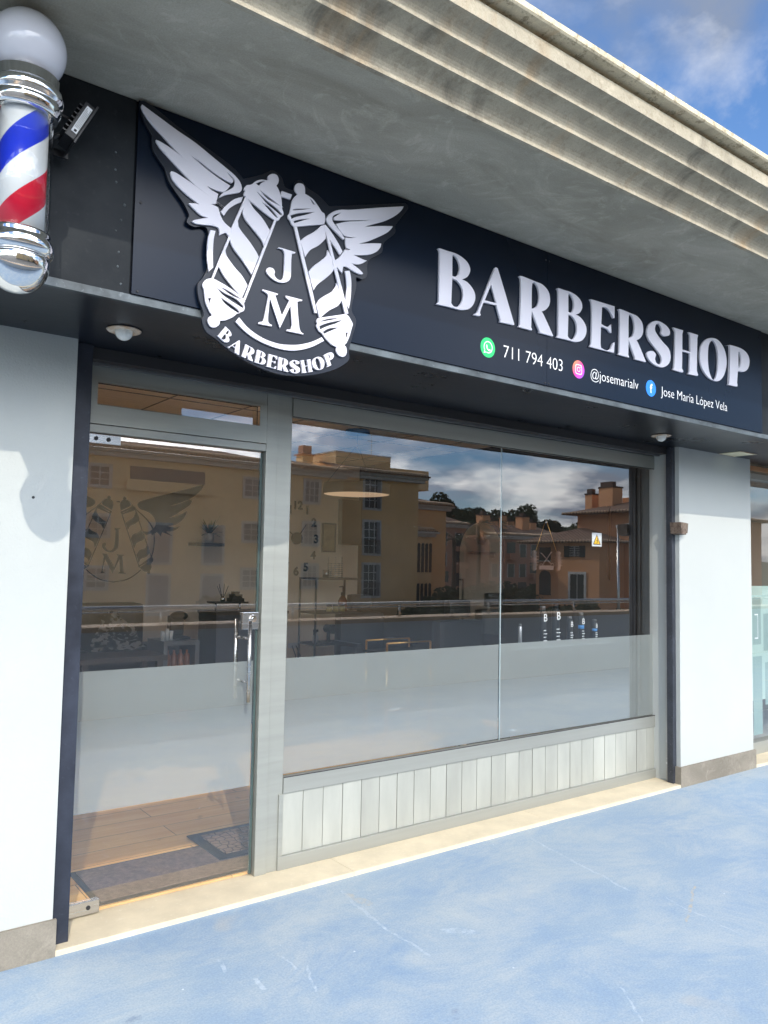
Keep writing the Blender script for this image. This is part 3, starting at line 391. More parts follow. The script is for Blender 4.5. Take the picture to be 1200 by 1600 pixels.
def mat_wood(name, c0, c1, axis='x', plank=0.19, rough=0.45):
    m, t = new_mat(name); n = N(t)
    tc = n('ShaderNodeTexCoord')
    sc = (0.9, 9.0, 9.0) if axis == 'x' else (9.0, 0.9, 9.0)
    mp = n('ShaderNodeMapping', {0: (tc, 'Object'), 'Scale': sc})
    a = n('ShaderNodeTexNoise', {'Vector': (mp, 0), 'Scale': 2.2, 'Detail': 8.0, 'Roughness': 0.6, 'Distortion': 0.4})
    r1 = ramp(n, a, 0, 0.3, 0.7)
    c = n('ShaderNodeMix', {0: (r1, 0), 6: rgba(c0), 7: rgba(c1)}, data_type='RGBA')
    k = n('ShaderNodeTexNoise', {'Vector': (tc, 'Object'), 'Scale': 6.0, 'Detail': 2.0}); rk = ramp(n, k, 0, 0.70, 0.78)
    kk = n('ShaderNodeMath', {0: (rk, 0), 1: 0.7}, operation='MULTIPLY')
    c_ = n('ShaderNodeMix', {0: (kk, 0), 6: (c, 2), 7: rgba(tuple(x*0.35 for x in c0))}, data_type='RGBA')
    # plank joints
    br = n('ShaderNodeTexBrick', {'Vector': (tc, 'Object'), 'Color1': (1, 1, 1, 1), 'Color2': (0.86, 0.86, 0.86, 1), 'Mortar': (0.25, 0.22, 0.2, 1), 'Scale': 1.0, 'Mortar Size': 0.0022, 'Brick Width': 1.3, 'Row Height': plank})
    y = n('ShaderNodeMix', {0: 1.0, 6: (c_, 2), 7: (br, 0)}, data_type='RGBA', blend_type='MULTIPLY')
    p = n('ShaderNodeBsdfPrincipled', {'Base Color': (y, 2), 'Roughness': rough})
    n('ShaderNodeOutputMaterial', {0: (p, 0)})
    return m
def mat_glass(name, tint=(0.985, 0.99, 0.988), f0=GF0, gain=1.5, dust=0.006):
    """window pane: mirrors what stands outside, stronger at grazing angles, and lets the room show through"""
    m, t = new_mat(name); n = N(t)
    fr = n('ShaderNodeFresnel', {'IOR': 1.5}); k = n('ShaderNodeMath', {0: (fr, 0), 1: gain, 2: f0}, operation='MULTIPLY_ADD')
    k.use_clamp = True
    ge = n('ShaderNodeNewGeometry'); inv = n('ShaderNodeMath', {0: 1.0, 1: (ge, 'Backfacing')}, operation='SUBTRACT')
    fac = n('ShaderNodeMath', {0: (k, 0), 1: (inv, 0)}, operation='MULTIPLY')
    tr = n('ShaderNodeBsdfTransparent', {'Color': rgba(tint)})
    tw = n('ShaderNodeTexCoord'); wn_ = n('ShaderNodeTexNoise', {'Vector': (tw, 'Object'), 'Scale': 1.6, 'Detail': 0.0}); bw = n('ShaderNodeBump', {'Height': (wn_, 0), 'Strength': 1.0, 'Distance': 0.0003})
    gl = n('ShaderNodeBsdfGlossy', {'Color': (1, 1, 1, 1), 'Roughness': 0.0, 'Normal': (bw, 0)})
    mx = n('ShaderNodeMixShader', {0: (fac, 0), 1: (tr, 0), 2: (gl, 0)})
    # a little dust and a few specks on the outside
    tc = n('ShaderNodeTexCoord')
    ns = n('ShaderNodeTexNoise', {'Vector': (tc, 'Object'), 'Scale': 3.0, 'Detail': 8.0, 'Roughness': 0.7})
    vo = n('ShaderNodeTexVoronoi', {'Vector': (tc, 'Object'), 'Scale': 11.0, 'Randomness': 1.0})
    rv = ramp(n, vo, 0, 0.012, 0.022, (1, 1, 1), (0, 0, 0)); sv = n('ShaderNodeMath', {0: (rv, 0), 1: 0.5}, operation='MULTIPLY')
    rd = n('ShaderNodeMapRange', {0: (ns, 0), 1: 0.3, 2: 0.7, 3: 0.0, 4: dust*2}); sm = n('ShaderNodeMath', {0: (rd, 0), 1: (sv, 0)}, operation='ADD')
    sm2 = n('ShaderNodeMath', {0: (sm, 0), 1: (inv, 0)}, operation='MULTIPLY')
    df = n('ShaderNodeBsdfDiffuse', {'Color': (0.7, 0.7, 0.68, 1)})
    mx2 = n('ShaderNodeMixShader', {0: (sm2, 0), 1: (mx, 0), 2: (df, 0)})
    n('ShaderNodeOutputMaterial', {0: (mx2, 0)})
    return m
def mat_film():
    """etched privacy film: scatters light, keeps a faint view of the room"""
    m, t = new_mat('frosted_film'); n = N(t)
    tc = n('ShaderNodeTexCoord'); ns = n('ShaderNodeTexNoise', {'Vector': (tc, 'Object'), 'Scale': 2.5, 'Detail': 7.0, 'Roughness': 0.65})
    r1 = ramp(n, ns, 0, 0.3, 0.7, (0.64, 0.70, 0.69), (0.70, 0.76, 0.75))
    df = n('ShaderNodeBsdfDiffuse', {'Color': (r1, 0)})
    tl = n('ShaderNodeBsdfTranslucent', {'Color': (0.96, 0.94, 0.90, 1)})
    tp = n('ShaderNodeBsdfTransparent', {'Color': (0.92, 0.95, 0.95, 1)})
    a = n('ShaderNodeMixShader', {0: 0.50, 1: (df, 0), 2: (tl, 0)})
    b = n('ShaderNodeMixShader', {0: 0.62, 1: (a, 0), 2: (tp, 0)})
    n('ShaderNodeOutputMaterial', {0: (b, 0)})
    return m
def mat_clear(name='clear_tube'):
    m, t = new_mat(name); n = N(t)
    lw = n('ShaderNodeLayerWeight', {'Blend': 0.25}); k = n('ShaderNodeMath', {0: (lw, 0), 1: 0.9, 2: 0.04}, operation='MULTIPLY_ADD'); k.use_clamp = True
    ge = n('ShaderNodeNewGeometry'); inv = n('ShaderNodeMath', {0: 1.0, 1: (ge, 'Backfacing')}, operation='SUBTRACT')
    fac = n('ShaderNodeMath', {0: (k, 0), 1: (inv, 0)}, operation='MULTIPLY')
    tr = n('ShaderNodeBsdfTransparent', {'Color': (0.94, 0.95, 0.95, 1)}); gl = n('ShaderNodeBsdfGlossy', {'Roughness': 0.03})
    mx = n('ShaderNodeMixShader', {0: (fac, 0), 1: (tr, 0), 2: (gl, 0)}); n('ShaderNodeOutputMaterial', {0: (mx, 0)})
    return m
def mat_stripes():
    """helical red, white and blue bands round the barber pole (about the object's z axis)"""
    m, t = new_mat('barber_stripes'); n = N(t)
    tc = n('ShaderNodeTexCoord'); s = n('ShaderNodeSeparateXYZ', {0: (tc, 'Object')})
    at = n('ShaderNodeMath', {0: (s, 1), 1: (s, 0)}, operation='ARCTAN2'); an = n('ShaderNodeMath', {0: (at, 0), 1: 1/(2*math.pi)}, operation='MULTIPLY')
    zz = n('ShaderNodeMath', {0: (s, 2), 1: 1/0.420}, operation='MULTIPLY')
    d = n('ShaderNodeMath', {0: (zz, 0), 1: (an, 0)}, operation='SUBTRACT')
    of = n('ShaderNodeMath', {0: (d, 0), 1: STR_OFF}, operation='ADD'); fr = n('ShaderNodeMath', {0: (of, 0)}, operation='FRACT')
    r = n('ShaderNodeValToRGB', {0: (fr, 0)}); r.color_ramp.interpolation = 'CONSTANT'
    e = r.color_ramp.elements; e[0].position = 0; e[0].color = (0.72, 0.0, 0.03, 1); e[1].position = 0.25; e[1].color = (0.8, 0.8, 0.8, 1)
    x = e.new(0.5); x.color = (0.01, 0.035, 0.60, 1); y = e.new(0.75); y.color = (0.8, 0.8, 0.8, 1)
    p = n('ShaderNodeBsdfPrincipled', {'Base Color': (r, 0), 'Roughness': 0.30}); n('ShaderNodeOutputMaterial', {0: (p, 0)})
    return m
def mat_tiles(name, c0, c1, step=0.28):
    """clay roof: rows of pan tiles in colour and relief"""
    m, t = new_mat(name); n = N(t)
    tc = n('ShaderNodeTexCoord')
    w = n('ShaderNodeTexWave', {'Vector': (tc, 'Object'), 'Scale': 1/step/2.0, 'Distortion': 0.3}, bands_direction='DIAGONAL')
    ns = n('ShaderNodeTexNoise', {'Vector': (tc, 'Object'), 'Scale': 1.4, 'Detail': 7.0, 'Roughness': 0.8})
    r1 = ramp(n, ns, 0, 0.35, 0.65, c0, c1)
    y = n('ShaderNodeMix', {0: 0.5, 6: (r1, 0), 7: (w, 0)}, data_type='RGBA', blend_type='MULTIPLY')
    bp = n('ShaderNodeBump', {'Height': (w, 'Fac'), 'Strength': 1.0, 'Distance': 0.08})
    p = n('ShaderNodeBsdfPrincipled', {'Base Color': (y, 2), 'Roughness': 0.9, 'Normal': (bp, 0)}); n('ShaderNodeOutputMaterial', {0: (p, 0)})
    return m
def mat_leaf(name, c0, c1):
    m, t = new_mat(name); n = N(t)
    tc = n('ShaderNodeTexCoord'); ns = n('ShaderNodeTexNoise', {'Vector': (tc, 'Object'), 'Scale': 1.3, 'Detail': 5.0, 'Roughness': 0.8})
    r1 = ramp(n, ns, 0, 0.35, 0.65, c0, c1)
    p = n('ShaderNodeBsdfPrincipled', {'Base Color': (r1, 0), 'Roughness': 0.7, 'Specular IOR Level': 0.2}); n('ShaderNodeOutputMaterial', {0: (p, 0)})
    return m

m_floor = mat_floor()
m_soffit = mat_concrete('cornice_concrete', (0.31, 0.285, 0.22), (0.48, 0.445, 0.36))
m_cornice = mat_concrete('cornice_moulding', (0.35, 0.31, 0.235), (0.50, 0.45, 0.345), stains=0.55, rust=0.42, sx=2.0)
m_coping = mat_concrete('weathered_coping', (0.52, 0.45, 0.31), (0.70, 0.62, 0.45), stains=0.35, rust=0.95)
m_white = M('white_render', (0.535, 0.580, 0.560), 0.85, var=0.015, vscale=1.2, bump=0.55, bscale=90, spec=0.2)
def mat_render():
    m, t = new_mat('white_wall_render'); n = N(t)
    tc = n('ShaderNodeTexCoord'); a = n('ShaderNodeTexNoise', {'Vector': (tc, 'Object'), 'Scale': 1.1, 'Detail': 6.0}); c_ = ramp(n, a, 0, 0.3, 0.7, (0.435, 0.452, 0.430), (0.462, 0.480, 0.458))
    d = n('ShaderNodeTexNoise', {'Vector': (tc, 'Object'), 'Scale': 7.0, 'Detail': 9.0, 'Roughness': 0.8}); rd = ramp(n, d, 0, 0.62, 0.74); kd = n('ShaderNodeMath', {0: (rd, 0), 1: 0.14}, operation='MULTIPLY')
    mx = n('ShaderNodeMix', {0: (kd, 0), 6: (c_, 0), 7: rgba((0.36, 0.36, 0.32))}, data_type='RGBA')
    f = n('ShaderNodeTexNoise', {'Vector': (tc, 'Object'), 'Scale': 110.0, 'Detail': 4.0, 'Roughness': 0.6}); g = n('ShaderNodeTexNoise', {'Vector': (tc, 'Object'), 'Scale': 6.0, 'Detail': 3.0})
    h = n('ShaderNodeMath', {0: (g, 0), 1: 3.0, 2: (f, 0)}, operation='MULTIPLY_ADD'); bp = n('ShaderNodeBump', {'Height': (h, 0), 'Strength': 0.5, 'Distance': 0.003})
    p = n('ShaderNodeBsdfPrincipled', {'Base Color': (mx, 2), 'Roughness': 0.85, 'Normal': (bp, 0), 'Specular IOR Level': 0.2}); n('ShaderNodeOutputMaterial', {0: (p, 0)}); return m
m_white = mat_render()
m_grey = M('grey_return', (0.50, 0.50, 0.48), 0.85, var=0.05, bump=0.4, bscale=90)
m_skirt = mat_concrete('granite_skirting', (0.17, 0.15, 0.12), (0.29, 0.26, 0.21))
m_black = M('black_painted_render', (0.007, 0.009, 0.013), 0.40, var=0.25, vscale=2.2, bump=0.35, bscale=25, spot=0.03, spec=0.12)
m_blackdust = M('dusty_black_paint', (0.012, 0.015, 0.019), 0.55, var=0.5, vscale=3.5, bump=0.3, bscale=40, spot=0.10, col2=(0.026, 0.030, 0.033), spec=0.14)
m_under = M('black_soffit_paint', (0.009, 0.012, 0.018), 0.28, var=0.3, vscale=2.0, bump=0.15, bscale=18, spec=0.5)
m_edge = M('grey_metal_edge', (0.115, 0.135, 0.145), 0.45, metal=0.3, var=0.35, vscale=5, spot=0.3)
m_sign = M('navy_sign_sheet', (0.0035, 0.0085, 0.0200), 0.24, var=0.03, vscale=1.0, spec=0.22)
m_badge = M('dark_badge_sheet', (0.010, 0.013, 0.022), 0.30, var=0.05, spec=0.42)
m_letter = M('white_acrylic', (0.74, 0.72, 0.78), 0.35, var=0.01, spec=0.4)
m_print = M('white_print', (0.85, 0.85, 0.85), 0.4, var=0.01)
m_alu = M('satin_aluminium', (0.370, 0.375, 0.335), 0.42, metal=0.45, var=0.05, vscale=1.5, bump=0.04, bscale=300, stretch=(1, 1, 14))
m_alu_h = M('satin_aluminium_rail', (0.355, 0.36, 0.325), 0.42, metal=0.45, var=0.05, vscale=1.5, stretch=(0.3, 1, 10))
m_alu_p = M('lacquered_plank', (0.410, 0.415, 0.368), 0.50, metal=0.2, var=0.07, piece=0.13, vscale=2.6, stretch=(2.2, 1, 0.6))
m_gasket = M('dark_gasket', (0.02, 0.02, 0.022), 0.6)
m_jamb = M('blue_black_steel', (0.030, 0.035, 0.050), 0.42, var=0.25, vscale=4, bump=0.15, bscale=60, spot=0.12, spec=0.3)
m_chip = M('chipped_jamb_paint', (0.035, 0.04, 0.052), 0.45, var=0.2, vscale=9, spot=0.9, bump=0.3)
m_marble = M('cream_limestone', (0.66, 0.57, 0.41), 0.55, var=0.07, vscale=5, spot=0.12, bump=0.15, bscale=120)
m_chrome = M('polished_chrome', (0.80, 0.80, 0.80), 0.06, metal=1.0, var=0.0)
m_steel = M('brushed_steel', (0.55, 0.54, 0.52), 0.25, metal=1.0, var=0.05, stretch=(1, 1, 20))
m_opal = M('opal_globe', (0.60, 0.61, 0.66), 0.12, var=0.02, spec=0.6)
m_red = M('red', (0.6, 0.01, 0.02), 0.4); 
m_rust = M('rusty_steel', (0.085, 0.055, 0.038), 0.75, var=0.4, vscale=45, col2=(0.20, 0.155, 0.12), bump=0.5)
m_rustring = M('rust_stained_ring', (0.70, 0.66, 0.58), 0.6, var=0.3, vscale=16, col2=(0.42, 0.22, 0.08))
m_bulb = M('opal_bulb', (0.75, 0.75, 0.70), 0.2)
m_cream = M('cream_diffuser', (0.80, 0.72, 0.48), 0.4, var=0.03)
m_plastic = M('black_plastic', (0.015, 0.015, 0.017), 0.4)
m_paper = M('paper_label', (0.75, 0.78, 0.80), 0.6, var=0.02)
m_ink = M('printed_ink', (0.02, 0.02, 0.02), 0.6)
m_glass = mat_glass('window_glass'); m_film = mat_film(); m_clear = mat_clear(); m_stripes = mat_stripes()
m_inwall = M('room_white_wall', (0.88, 0.77, 0.63), 0.9, var=0.03, bump=0.2)
m_indark = M('room_charcoal_wall', (0.030, 0.027, 0.025), 0.8, var=0.08)
m_tile = M('ceiling_tile', (0.86, 0.75, 0.62), 0.9, var=0.03, vscale=30)
m_oak = mat_wood('oak_laminate', (0.84, 0.42, 0.125), (0.98, 0.60, 0.24))
m_vinyl = M('black_vinyl', (0.012, 0.010, 0.009), 0.9, var=0.02, spec=0.03)
m_leather = M('black_leather', (0.018, 0.018, 0.020), 0.38, var=0.1, bump=0.3, bscale=80)
m_gold = M('gold_metal', (0.75, 0.42, 0.12), 0.3, metal=0.9)
m_dwood = M('dark_wood', (0.050, 0.034, 0.024), 0.5, var=0.2, stretch=(1, 1, 6))
m_amber = M('amber_bottle', (0.20, 0.05, 0.015), 0.15)
m_silver = M('silver_can', (0.42, 0.43, 0.45), 0.3, metal=0.7)
m_whitep = M('white_plastic', (0.70, 0.70, 0.68), 0.4, var=0.02)
m_green = M('plant_green', (0.035, 0.10, 0.03), 0.5, var=0.4, vscale=12)
m_yellow = M('warning_yellow', (0.85, 0.52, 0.02), 0.5, var=0.02)
m_mirror = M('mirror_silver', (0.72, 0.74, 0.74), 0.02, metal=1.0, var=0.0)
m_darkpanel = M('taupe_panel', (0.10, 0.085, 0.065), 0.7, var=0.05)

# ================================================================ ground and surroundings (structure)
g = struct(obj('terrace_floor', B((-14, 26, -4.05, 0.30, -0.25, 0.0)), m_floor, base=(0, 0, 0)))
# ---- shop building
XL, XR, XR2 = 0.0, 4.2755, 5.2743
ZT, YF, ZS, YG = 2.4473, -0.6158, 3.169, 0.235
shop = thing('shop_building', (2.2, 0, 0), 'white rendered shop building with deep grey concrete cornice above the black signboard', 'building')
obj('wall', B((-7, XL, 0.0, 0.25, 0.0, ZT)), m_white, shop)
bm = B((XR, XR2, 0.0, 0.25, 0.0, ZT)); pil = obj('wall', bm, m_white, shop); pil['label'] = 'white pillar between the two shop windows'
obj('wall', B((8.6, 16, 0.0, 0.25, 0.0, ZT)), m_white, shop)
obj('skirting', B((-7, 0.012, -0.016, -0.0005, 0.0, 0.142), bev=0.002), m_skirt, shop)
obj('skirting', B((XR-0.008, XR2+0.016, -0.016, -0.0005, 0.0, 0.142), (XR-0.018, XR-0.0005, -0.0155, 0.034, 0.0, 0.1415), bev=0.002), m_skirt, shop)
bm = bmesh.new(); bmesh.ops.create_cone(bm, cap_ends=True, segments=10, radius1=0.006, radius2=0.005, depth=0.004, matrix=Matrix.Translation((-0.144, -0.001, 1.786)) @ Matrix.Rotation(R(90), 4, 'X')); obj('screw_hole', bm, m_gasket, shop)
# fascia box over the openings
obj('fascia', B((-7, 16, YF+0.006, 0.40, ZT+0.012, ZS+0.3)), m_black, shop)
obj('fascia_soffit', B((-7, 16, YF+0.016, 0.60, ZT, ZT+0.0117)), m_under, shop)
bm = bmesh.new()
box(bm, -7, 16, YF-0.002, YF+0.0157, ZT-0.006, ZT+0.022)
o = obj('edge_profile', bm, m_edge, shop)
bm = bmesh.new(); box(bm, -0.30, -0.012, YF-0.001, YF+0.0057, ZT+0.0225, 2.66)
obj('worn_patch', B((-7, -0.006, YF-0.0015, YF+0.0055, ZT+0.0225, ZS-0.002)), m_blackdust, shop)
bm.free()
obj('worn_patch', B((4.275, 16, YF-0.0015, YF+0.0055, ZT+0.0225, ZS-0.002)), m_blackdust, shop)
rs_ = random.Random(11)
for k in range(9):
    bm = bmesh.new(); zz = 2.50+k*0.058+rs_.uniform(-0.012, 0.012); bmesh.ops.create_cone(bm, cap_ends=True, segments=7, radius1=rs_.uniform(0.003, 0.006), radius2=0.002, depth=0.003, matrix=Matrix.Translation((-0.052+rs_.uniform(-0.02, 0.02), YF-0.0028, zz)) @ Matrix.Rotation(R(90), 4, 'X')); obj('filler_spot', bm, m_edge, shop)
# cornice: flat soffit, three coves with thin lit lips, a band and a coping
def cove(y0, z0, y1, z1, lip=0.016, n=7):
    """from lip bottom (y0,z0) up the lip, then a hollow quarter round out to (y1,z1)"""
    pts = [(y0, z0), (y0, z0+lip), (y0+0.004, z0+lip+0.002)]
    ya, za = y0+0.004, z0+lip+0.002
    for i in range(1, n+1):
        a = i/n*math.pi/2
        pts.append((ya - (ya-y1)*(1-math.cos(a)), za + (z1-za)*math.sin(a)))
    return pts
L1, L2, L3, L4 = (-1.281, ZS), (-1.353, 3.238), (-1.418, 3.302), (-1.479, 3.361)
prof = [(YF+0.01, ZS)] + cove(*L1, *L2)[:-1] + cove(*L2, *L3)[:-1] + cove(*L3, *L4)[:-1] + [L4, (-1.479, 3.419), (-1.455, 3.424), (-1.452, 3.446)] + [(-1.2, 3.446), (0.5, 3.446), (0.5, ZS+0.31), (YF+0.01, ZS+0.31)]
bm = bmesh.new()
pr1 = [(YF+0.01, ZS), (-1.262, ZS), (-1.262, ZS+0.3), (YF+0.01, ZS+0.3)]
extrude_x(bm, pr1, -8, 18); obj('soffit', bm, m_soffit, shop)
bm = bmesh.new()
pr2 = [(-1.2625, ZS-0.0005)] + cove(*L1, *L2)[:-1] + cove(*L2, *L3)[:-1] + cove(*L3, *L4)[:-1] + [L4, (-1.479, 3.419), (-1.450, 3.425), (-1.447, 3.4425), (-1.2625, 3.4425)]
extrude_x(bm, pr2, -8, 18); obj('cornice', bm, m_cornice, shop)
bm = bmesh.new()
xa = -8.0
for i, xb in enumerate([-5.2, -2.6, 0.35, 2.95, 5.9, 8.5, 11, 14, 18]):
    extrude_x(bm, [(-1.30, 3.443), (-1.520, 3.443), (-1.526, 3.449), (-1.526, 3.470), (-1.519, 3.477), (-1.30, 3.480)], xa, xb-0.004); xa = xb
obj('coping', bm, m_coping, shop)
obj('roof', B((-8, 18, -1.2, 6, 3.484, 3.6)), m_soffit, shop)
# room shell
obj('back_wall', B((-0.5, 4.75, 4.70, 4.9, 0.0, 2.9)), m_inwall, shop)
obj('side_wall', B((-0.62, -0.42, 0.252, 4.9, 0.0, 2.9)), m_inwall, shop)
obj('side_wall', B((4.72, 4.82, 0.252, 4.699, 0.0, 2.9)), m_indark, shop)['label'] = 'dark charcoal wall inside the barbershop'
obj('wood_floor', B((-0.42, 4.72, 0.262, 4.70, -0.05, 0.03)), m_oak, shop)
cl = obj('ceiling', B((-0.42, 4.72, 0.41, 4.70, 2.75, 2.85)), m_tile, shop)
bm = bmesh.new()
for i in range(9): box(bm, -0.42, 4.72, 0.5+i*0.6-0.004, 0.5+i*0.6+0.004, 2.745, 2.7505)
for i in range(9): box(bm, 0.1+i*0.6-0.004, 0.1+i*0.6+0.004, 0.41, 4.70, 2.7445, 2.7500)
obj('ceiling_grid', bm, M('ceiling_rail', (0.30, 0.28, 0.25), 0.7), shop)
obj('threshold', B((-0.0, 1.43, -0.012, 0.26, -0.02, 0.0215), bev=0.004), m_marble, shop); obj('threshold', B((1.4315, 2.87, -0.012, 0.26, -0.02, 0.0215), bev=0.004), m_marble, shop); obj('threshold', B((2.8715, 4.30, -0.012, 0.26, -0.02, 0.0215), bev=0.004), m_marble, shop)
# neighbour's opening
obj('threshold', B((XR2+0.02, 8.6, -0.012, 0.26, -0.02, 0.022), bev=0.003), m_marble, shop)
obj('back_wall', B((4.83, 8.8, 3.2, 3.3, 0, 2.9)), m_inwall, shop)
obj('room_floor', B((4.83, 8.8, 0.262, 3.2, -0.05, 0.03)), M('pale_tile', (0.55, 0.55, 0.52), 0.4), shop)
obj('ceiling', B((4.83, 8.8, 0.41, 3.2, 2.75, 2.85)), m_tile, shop)
obj('side_wall', B((8.61, 8.8, 0.252, 3.2, 0, 2.9)), m_inwall, shop)

# ================================================================ shop front
sf = thing('shopfront', (2.2, 0.2, 0.02), 'brushed aluminium shopfront with glazed door, wide window and low plank panel', 'shopfront')
FY0, FY1 = 0.205, 0.262
def bar(x0, x1, z0, z1, mat=None, y0=FY0, y1=FY1, name='frame_bar', par=None, bev=0.003):
    return obj(name, B((x0, x1, y0, y1, z0, z1), bev=bev), mat or m_alu, par or sf)
bar(-0.02, 0.0525, 0.03, 2.40)                       # left stile (behind the guide)
bar(0.054, 0.988, 2.335, 2.405, m_alu_h)
bar(0.054, 0.988, 2.104, 2.140, m_alu_h)
# transom light
tr = obj('transom_window', B((0.075, 0.96, 0.198, 0.245, 2.145, 2.224), (0.075, 0.96, 0.198, 0.245, 2.3335-0.0, 2.3345), bev=0), m_alu_h, sf)
bm = bmesh.new()
for p in (((0.056, 2.1415), (0.985, 2.1415), (0.945, 2.226), (0.146, 2.226)), ((0.146, 2.326), (0.945, 2.326), (0.985, 2.3345), (0.056, 2.3345)), ((0.056, 2.1415), (0.146, 2.226), (0.146, 2.326), (0.056, 2.3345)), ((0.945, 2.226), (0.985, 2.1415), (0.985, 2.3345), (0.945, 2.326))):
    poly(bm, [(x, 0.196, z) for x, z in p], (0, 0.0018, 0))
obj('sash_frame', bm, m_alu, tr)
gk = B((0.143, 0.948, 0.2275, 0.2295, 2.2235, 2.2265), (0.143, 0.948, 0.2275, 0.2295, 2.3255, 2.3285), (0.143, 0.1465, 0.2275, 0.2295, 2.2267, 2.3253), (0.9445, 0.948, 0.2275, 0.2295, 2.2267, 2.3253))
obj('gasket', gk, m_gasket, tr)
obj('glass_pane', B((0.143, 0.948, YG, YG+0.008, 2.2235, 2.3285)), m_glass, tr)
# mullion: two steps, full height
bar(0.990, 1.053, 0.022, 2.405, name='mullion'); bar(1.0545, 1.141, 0.022, 2.405, y0=FY0+0.009, name='mullion')
bar(1.142, 4.365, 2.302, 2.395, m_alu_h)
bar(1.1425, 4.365, 0.392, 0.470, m_alu_h, y0=FY0+0.003)
bar(1.117, 4.365, 0.022, 0.088, m_alu_h, y0=FY0-0.001)
bar(4.2925, 4.365, 0.4705, 2.3015)
bar(4.380, 4.44, 0.022, 2.40, M('inner_guide', (0.03, 0.032, 0.036), 0.5), y0=0.17)
bar(4.366, 4.3795, 0.022, 2.40, M('pale_edge', (0.62, 0.62, 0.58), 0.5, spot=0.6), y0=0.185)
bar(1.117, 1.1415, 0.0885, 0.3915); bar(4.3075, 4.365, 0.0885, 0.3915)
npl = 26; w0 = (4.307-1.142)/npl
for i in range(npl):
    a = 1.142+i*w0
    o = obj('plank', B((a+0.002, a+w0-0.002, 0.2165+0.0008*(i % 3), 0.2222, 0.0885, 0.3915), bev=0.0022), m_alu_p, sf)
obj('plank_backing', B((1.1417, 4.3073, 0.2225, 0.2625, 0.0885, 0.3915)), m_alu_h, sf)
# roller shutter guides and slot above
gd = obj('shutter_guide', B((-0.03, 0.074, 0.040, 0.150, 0.0, ZT-0.002), bev=0.002), m_jamb, sf)
gd = obj('shutter_guide', B((4.236, XR-0.0005, 0.034, 0.060, 0.023, ZT-0.002), (4.240, XR-0.001, 0.0605, 0.085, 0.023, ZT-0.002)), m_chip, sf)
obj('shutter_guide', B((4.262, XR-0.001, 0.0855, 0.11, 0.023, ZT-0.003)), M('pale_guide', (0.45, 0.45, 0.43), 0.5, metal=0.2, spot=0.5), sf)
obj('shutter_slot', B((0.075, 4.235, 0.075, 0.13, 2.395, ZT-0.001), (0.075, 4.26, 0.1305, 0.204, 2.4065, ZT-0.001)), m_gasket, sf)
obj('shutter_slot', B((0.075, 4.235, 0.1325, 0.150, 2.386, 2.402), (0.075, 4.235, 0.1535, 0.2035, 2.398, 2.4055)), M('slot_rail', (0.13, 0.135, 0.14), 0.45, metal=0.3), sf)
# window panes with film
JX, DEL = 2.689, R(0.6)
for i, (a, b) in enumerate(((1.1425, 2.684), (2.689, 4.291))):
    tilt = Matrix.Translation((JX, YG, 0)) @ Matrix.Rotation(-DEL*i, 4, 'Z') @ Matrix.Translation((-JX, -YG, 0))
    bm = B((a, b, YG, YG+0.008, 0.4705, 2.3015)); bm.transform(tilt); wp = obj('window_pane', bm, m_glass, sf)
    wp['label'] = ('left half of the wide shop window', 'right half of the wide shop window')[i]
    bm = B((a+0.003, b-0.003, YG+0.0085, YG+0.0095, 0.478, 1.060 if i == 0 else 1.063)); bm.transform(tilt); obj('frosted_film', bm, m_film, wp)
obj('pane_joint', B((2.6843, 2.6887, YG-0.001, YG+0.0075, 0.4707, 2.3013)), M('silicone_joint', (0.42, 0.50, 0.50), 0.3), sf)
obj('pane_gasket', B((1.1425, 4.291, 0.2065, 0.2115, 0.4705, 0.4745)), m_gasket, sf); obj('pane_gasket', B((1.1425, 4.291, 0.2065, 0.2115, 2.2975, 2.3012)), m_gasket, sf)
# door
dr = obj('door', B((-0.02, 0.984, YG, YG+0.010, 0.030, 2.098), bev=0), m_glass, sf)
obj('frosted_film', B((0.132, 0.972, YG+0.0105, YG+0.0115, 0.450, 1.058)), m_film, dr)
obj('glass_edge', B((0.9745, 0.986, YG-0.0008, YG+0.0108, 0.030, 2.098)), M('green_glass_edge', (0.06, 0.09, 0.085), 0.15), dr)
obj('patch_fitting', B((0.0, 0.265, YG-0.012, YG-0.0005, 2.058, 2.100), bev=0.002), m_steel, dr)
obj('patch_fitting', B((0.0, 0.252, YG-0.014, YG-0.0005, 0.030, 0.085), bev=0.002), m_steel, dr)
for x, z in ((0.155, 2.080), (0.210, 2.079), (0.205, 0.058)):
    bm = bmesh.new(); mt = Matrix.Translation((x, YG-0.0135, z)) @ Matrix.Rotation(R(90), 4, 'X'); bmesh.ops.create_cone(bm, cap_ends=True, segments=20, radius1=0.009, radius2=0.009, depth=0.006, matrix=mt)
    bmesh.ops.create_cone(bm, cap_ends=True, segments=6, radius1=0.004, radius2=0.004, depth=0.009, matrix=mt); obj('fitting_screw', bm, m_gasket, dr)
bm = B((0.895, 0.985, YG-0.016, YG-0.0005, 1.215, 1.300), bev=0.003); lk = obj('lock_plate', bm, m_steel, dr)
bm = bmesh.new(); mt = Matrix.Translation((0.948, YG-0.021, 1.268)) @ Matrix.Rotation(R(90), 4, 'X')
bmesh.ops.create_cone(bm, cap_ends=True, segments=28, radius1=0.020, radius2=0.017, depth=0.010, matrix=mt)
bmesh.ops.create_cone(bm, cap_ends=True, segments=20, radius1=0.009, radius2=0.008, depth=0.018, matrix=mt)
obj('lock_cylinder', bm, m_chrome, lk)
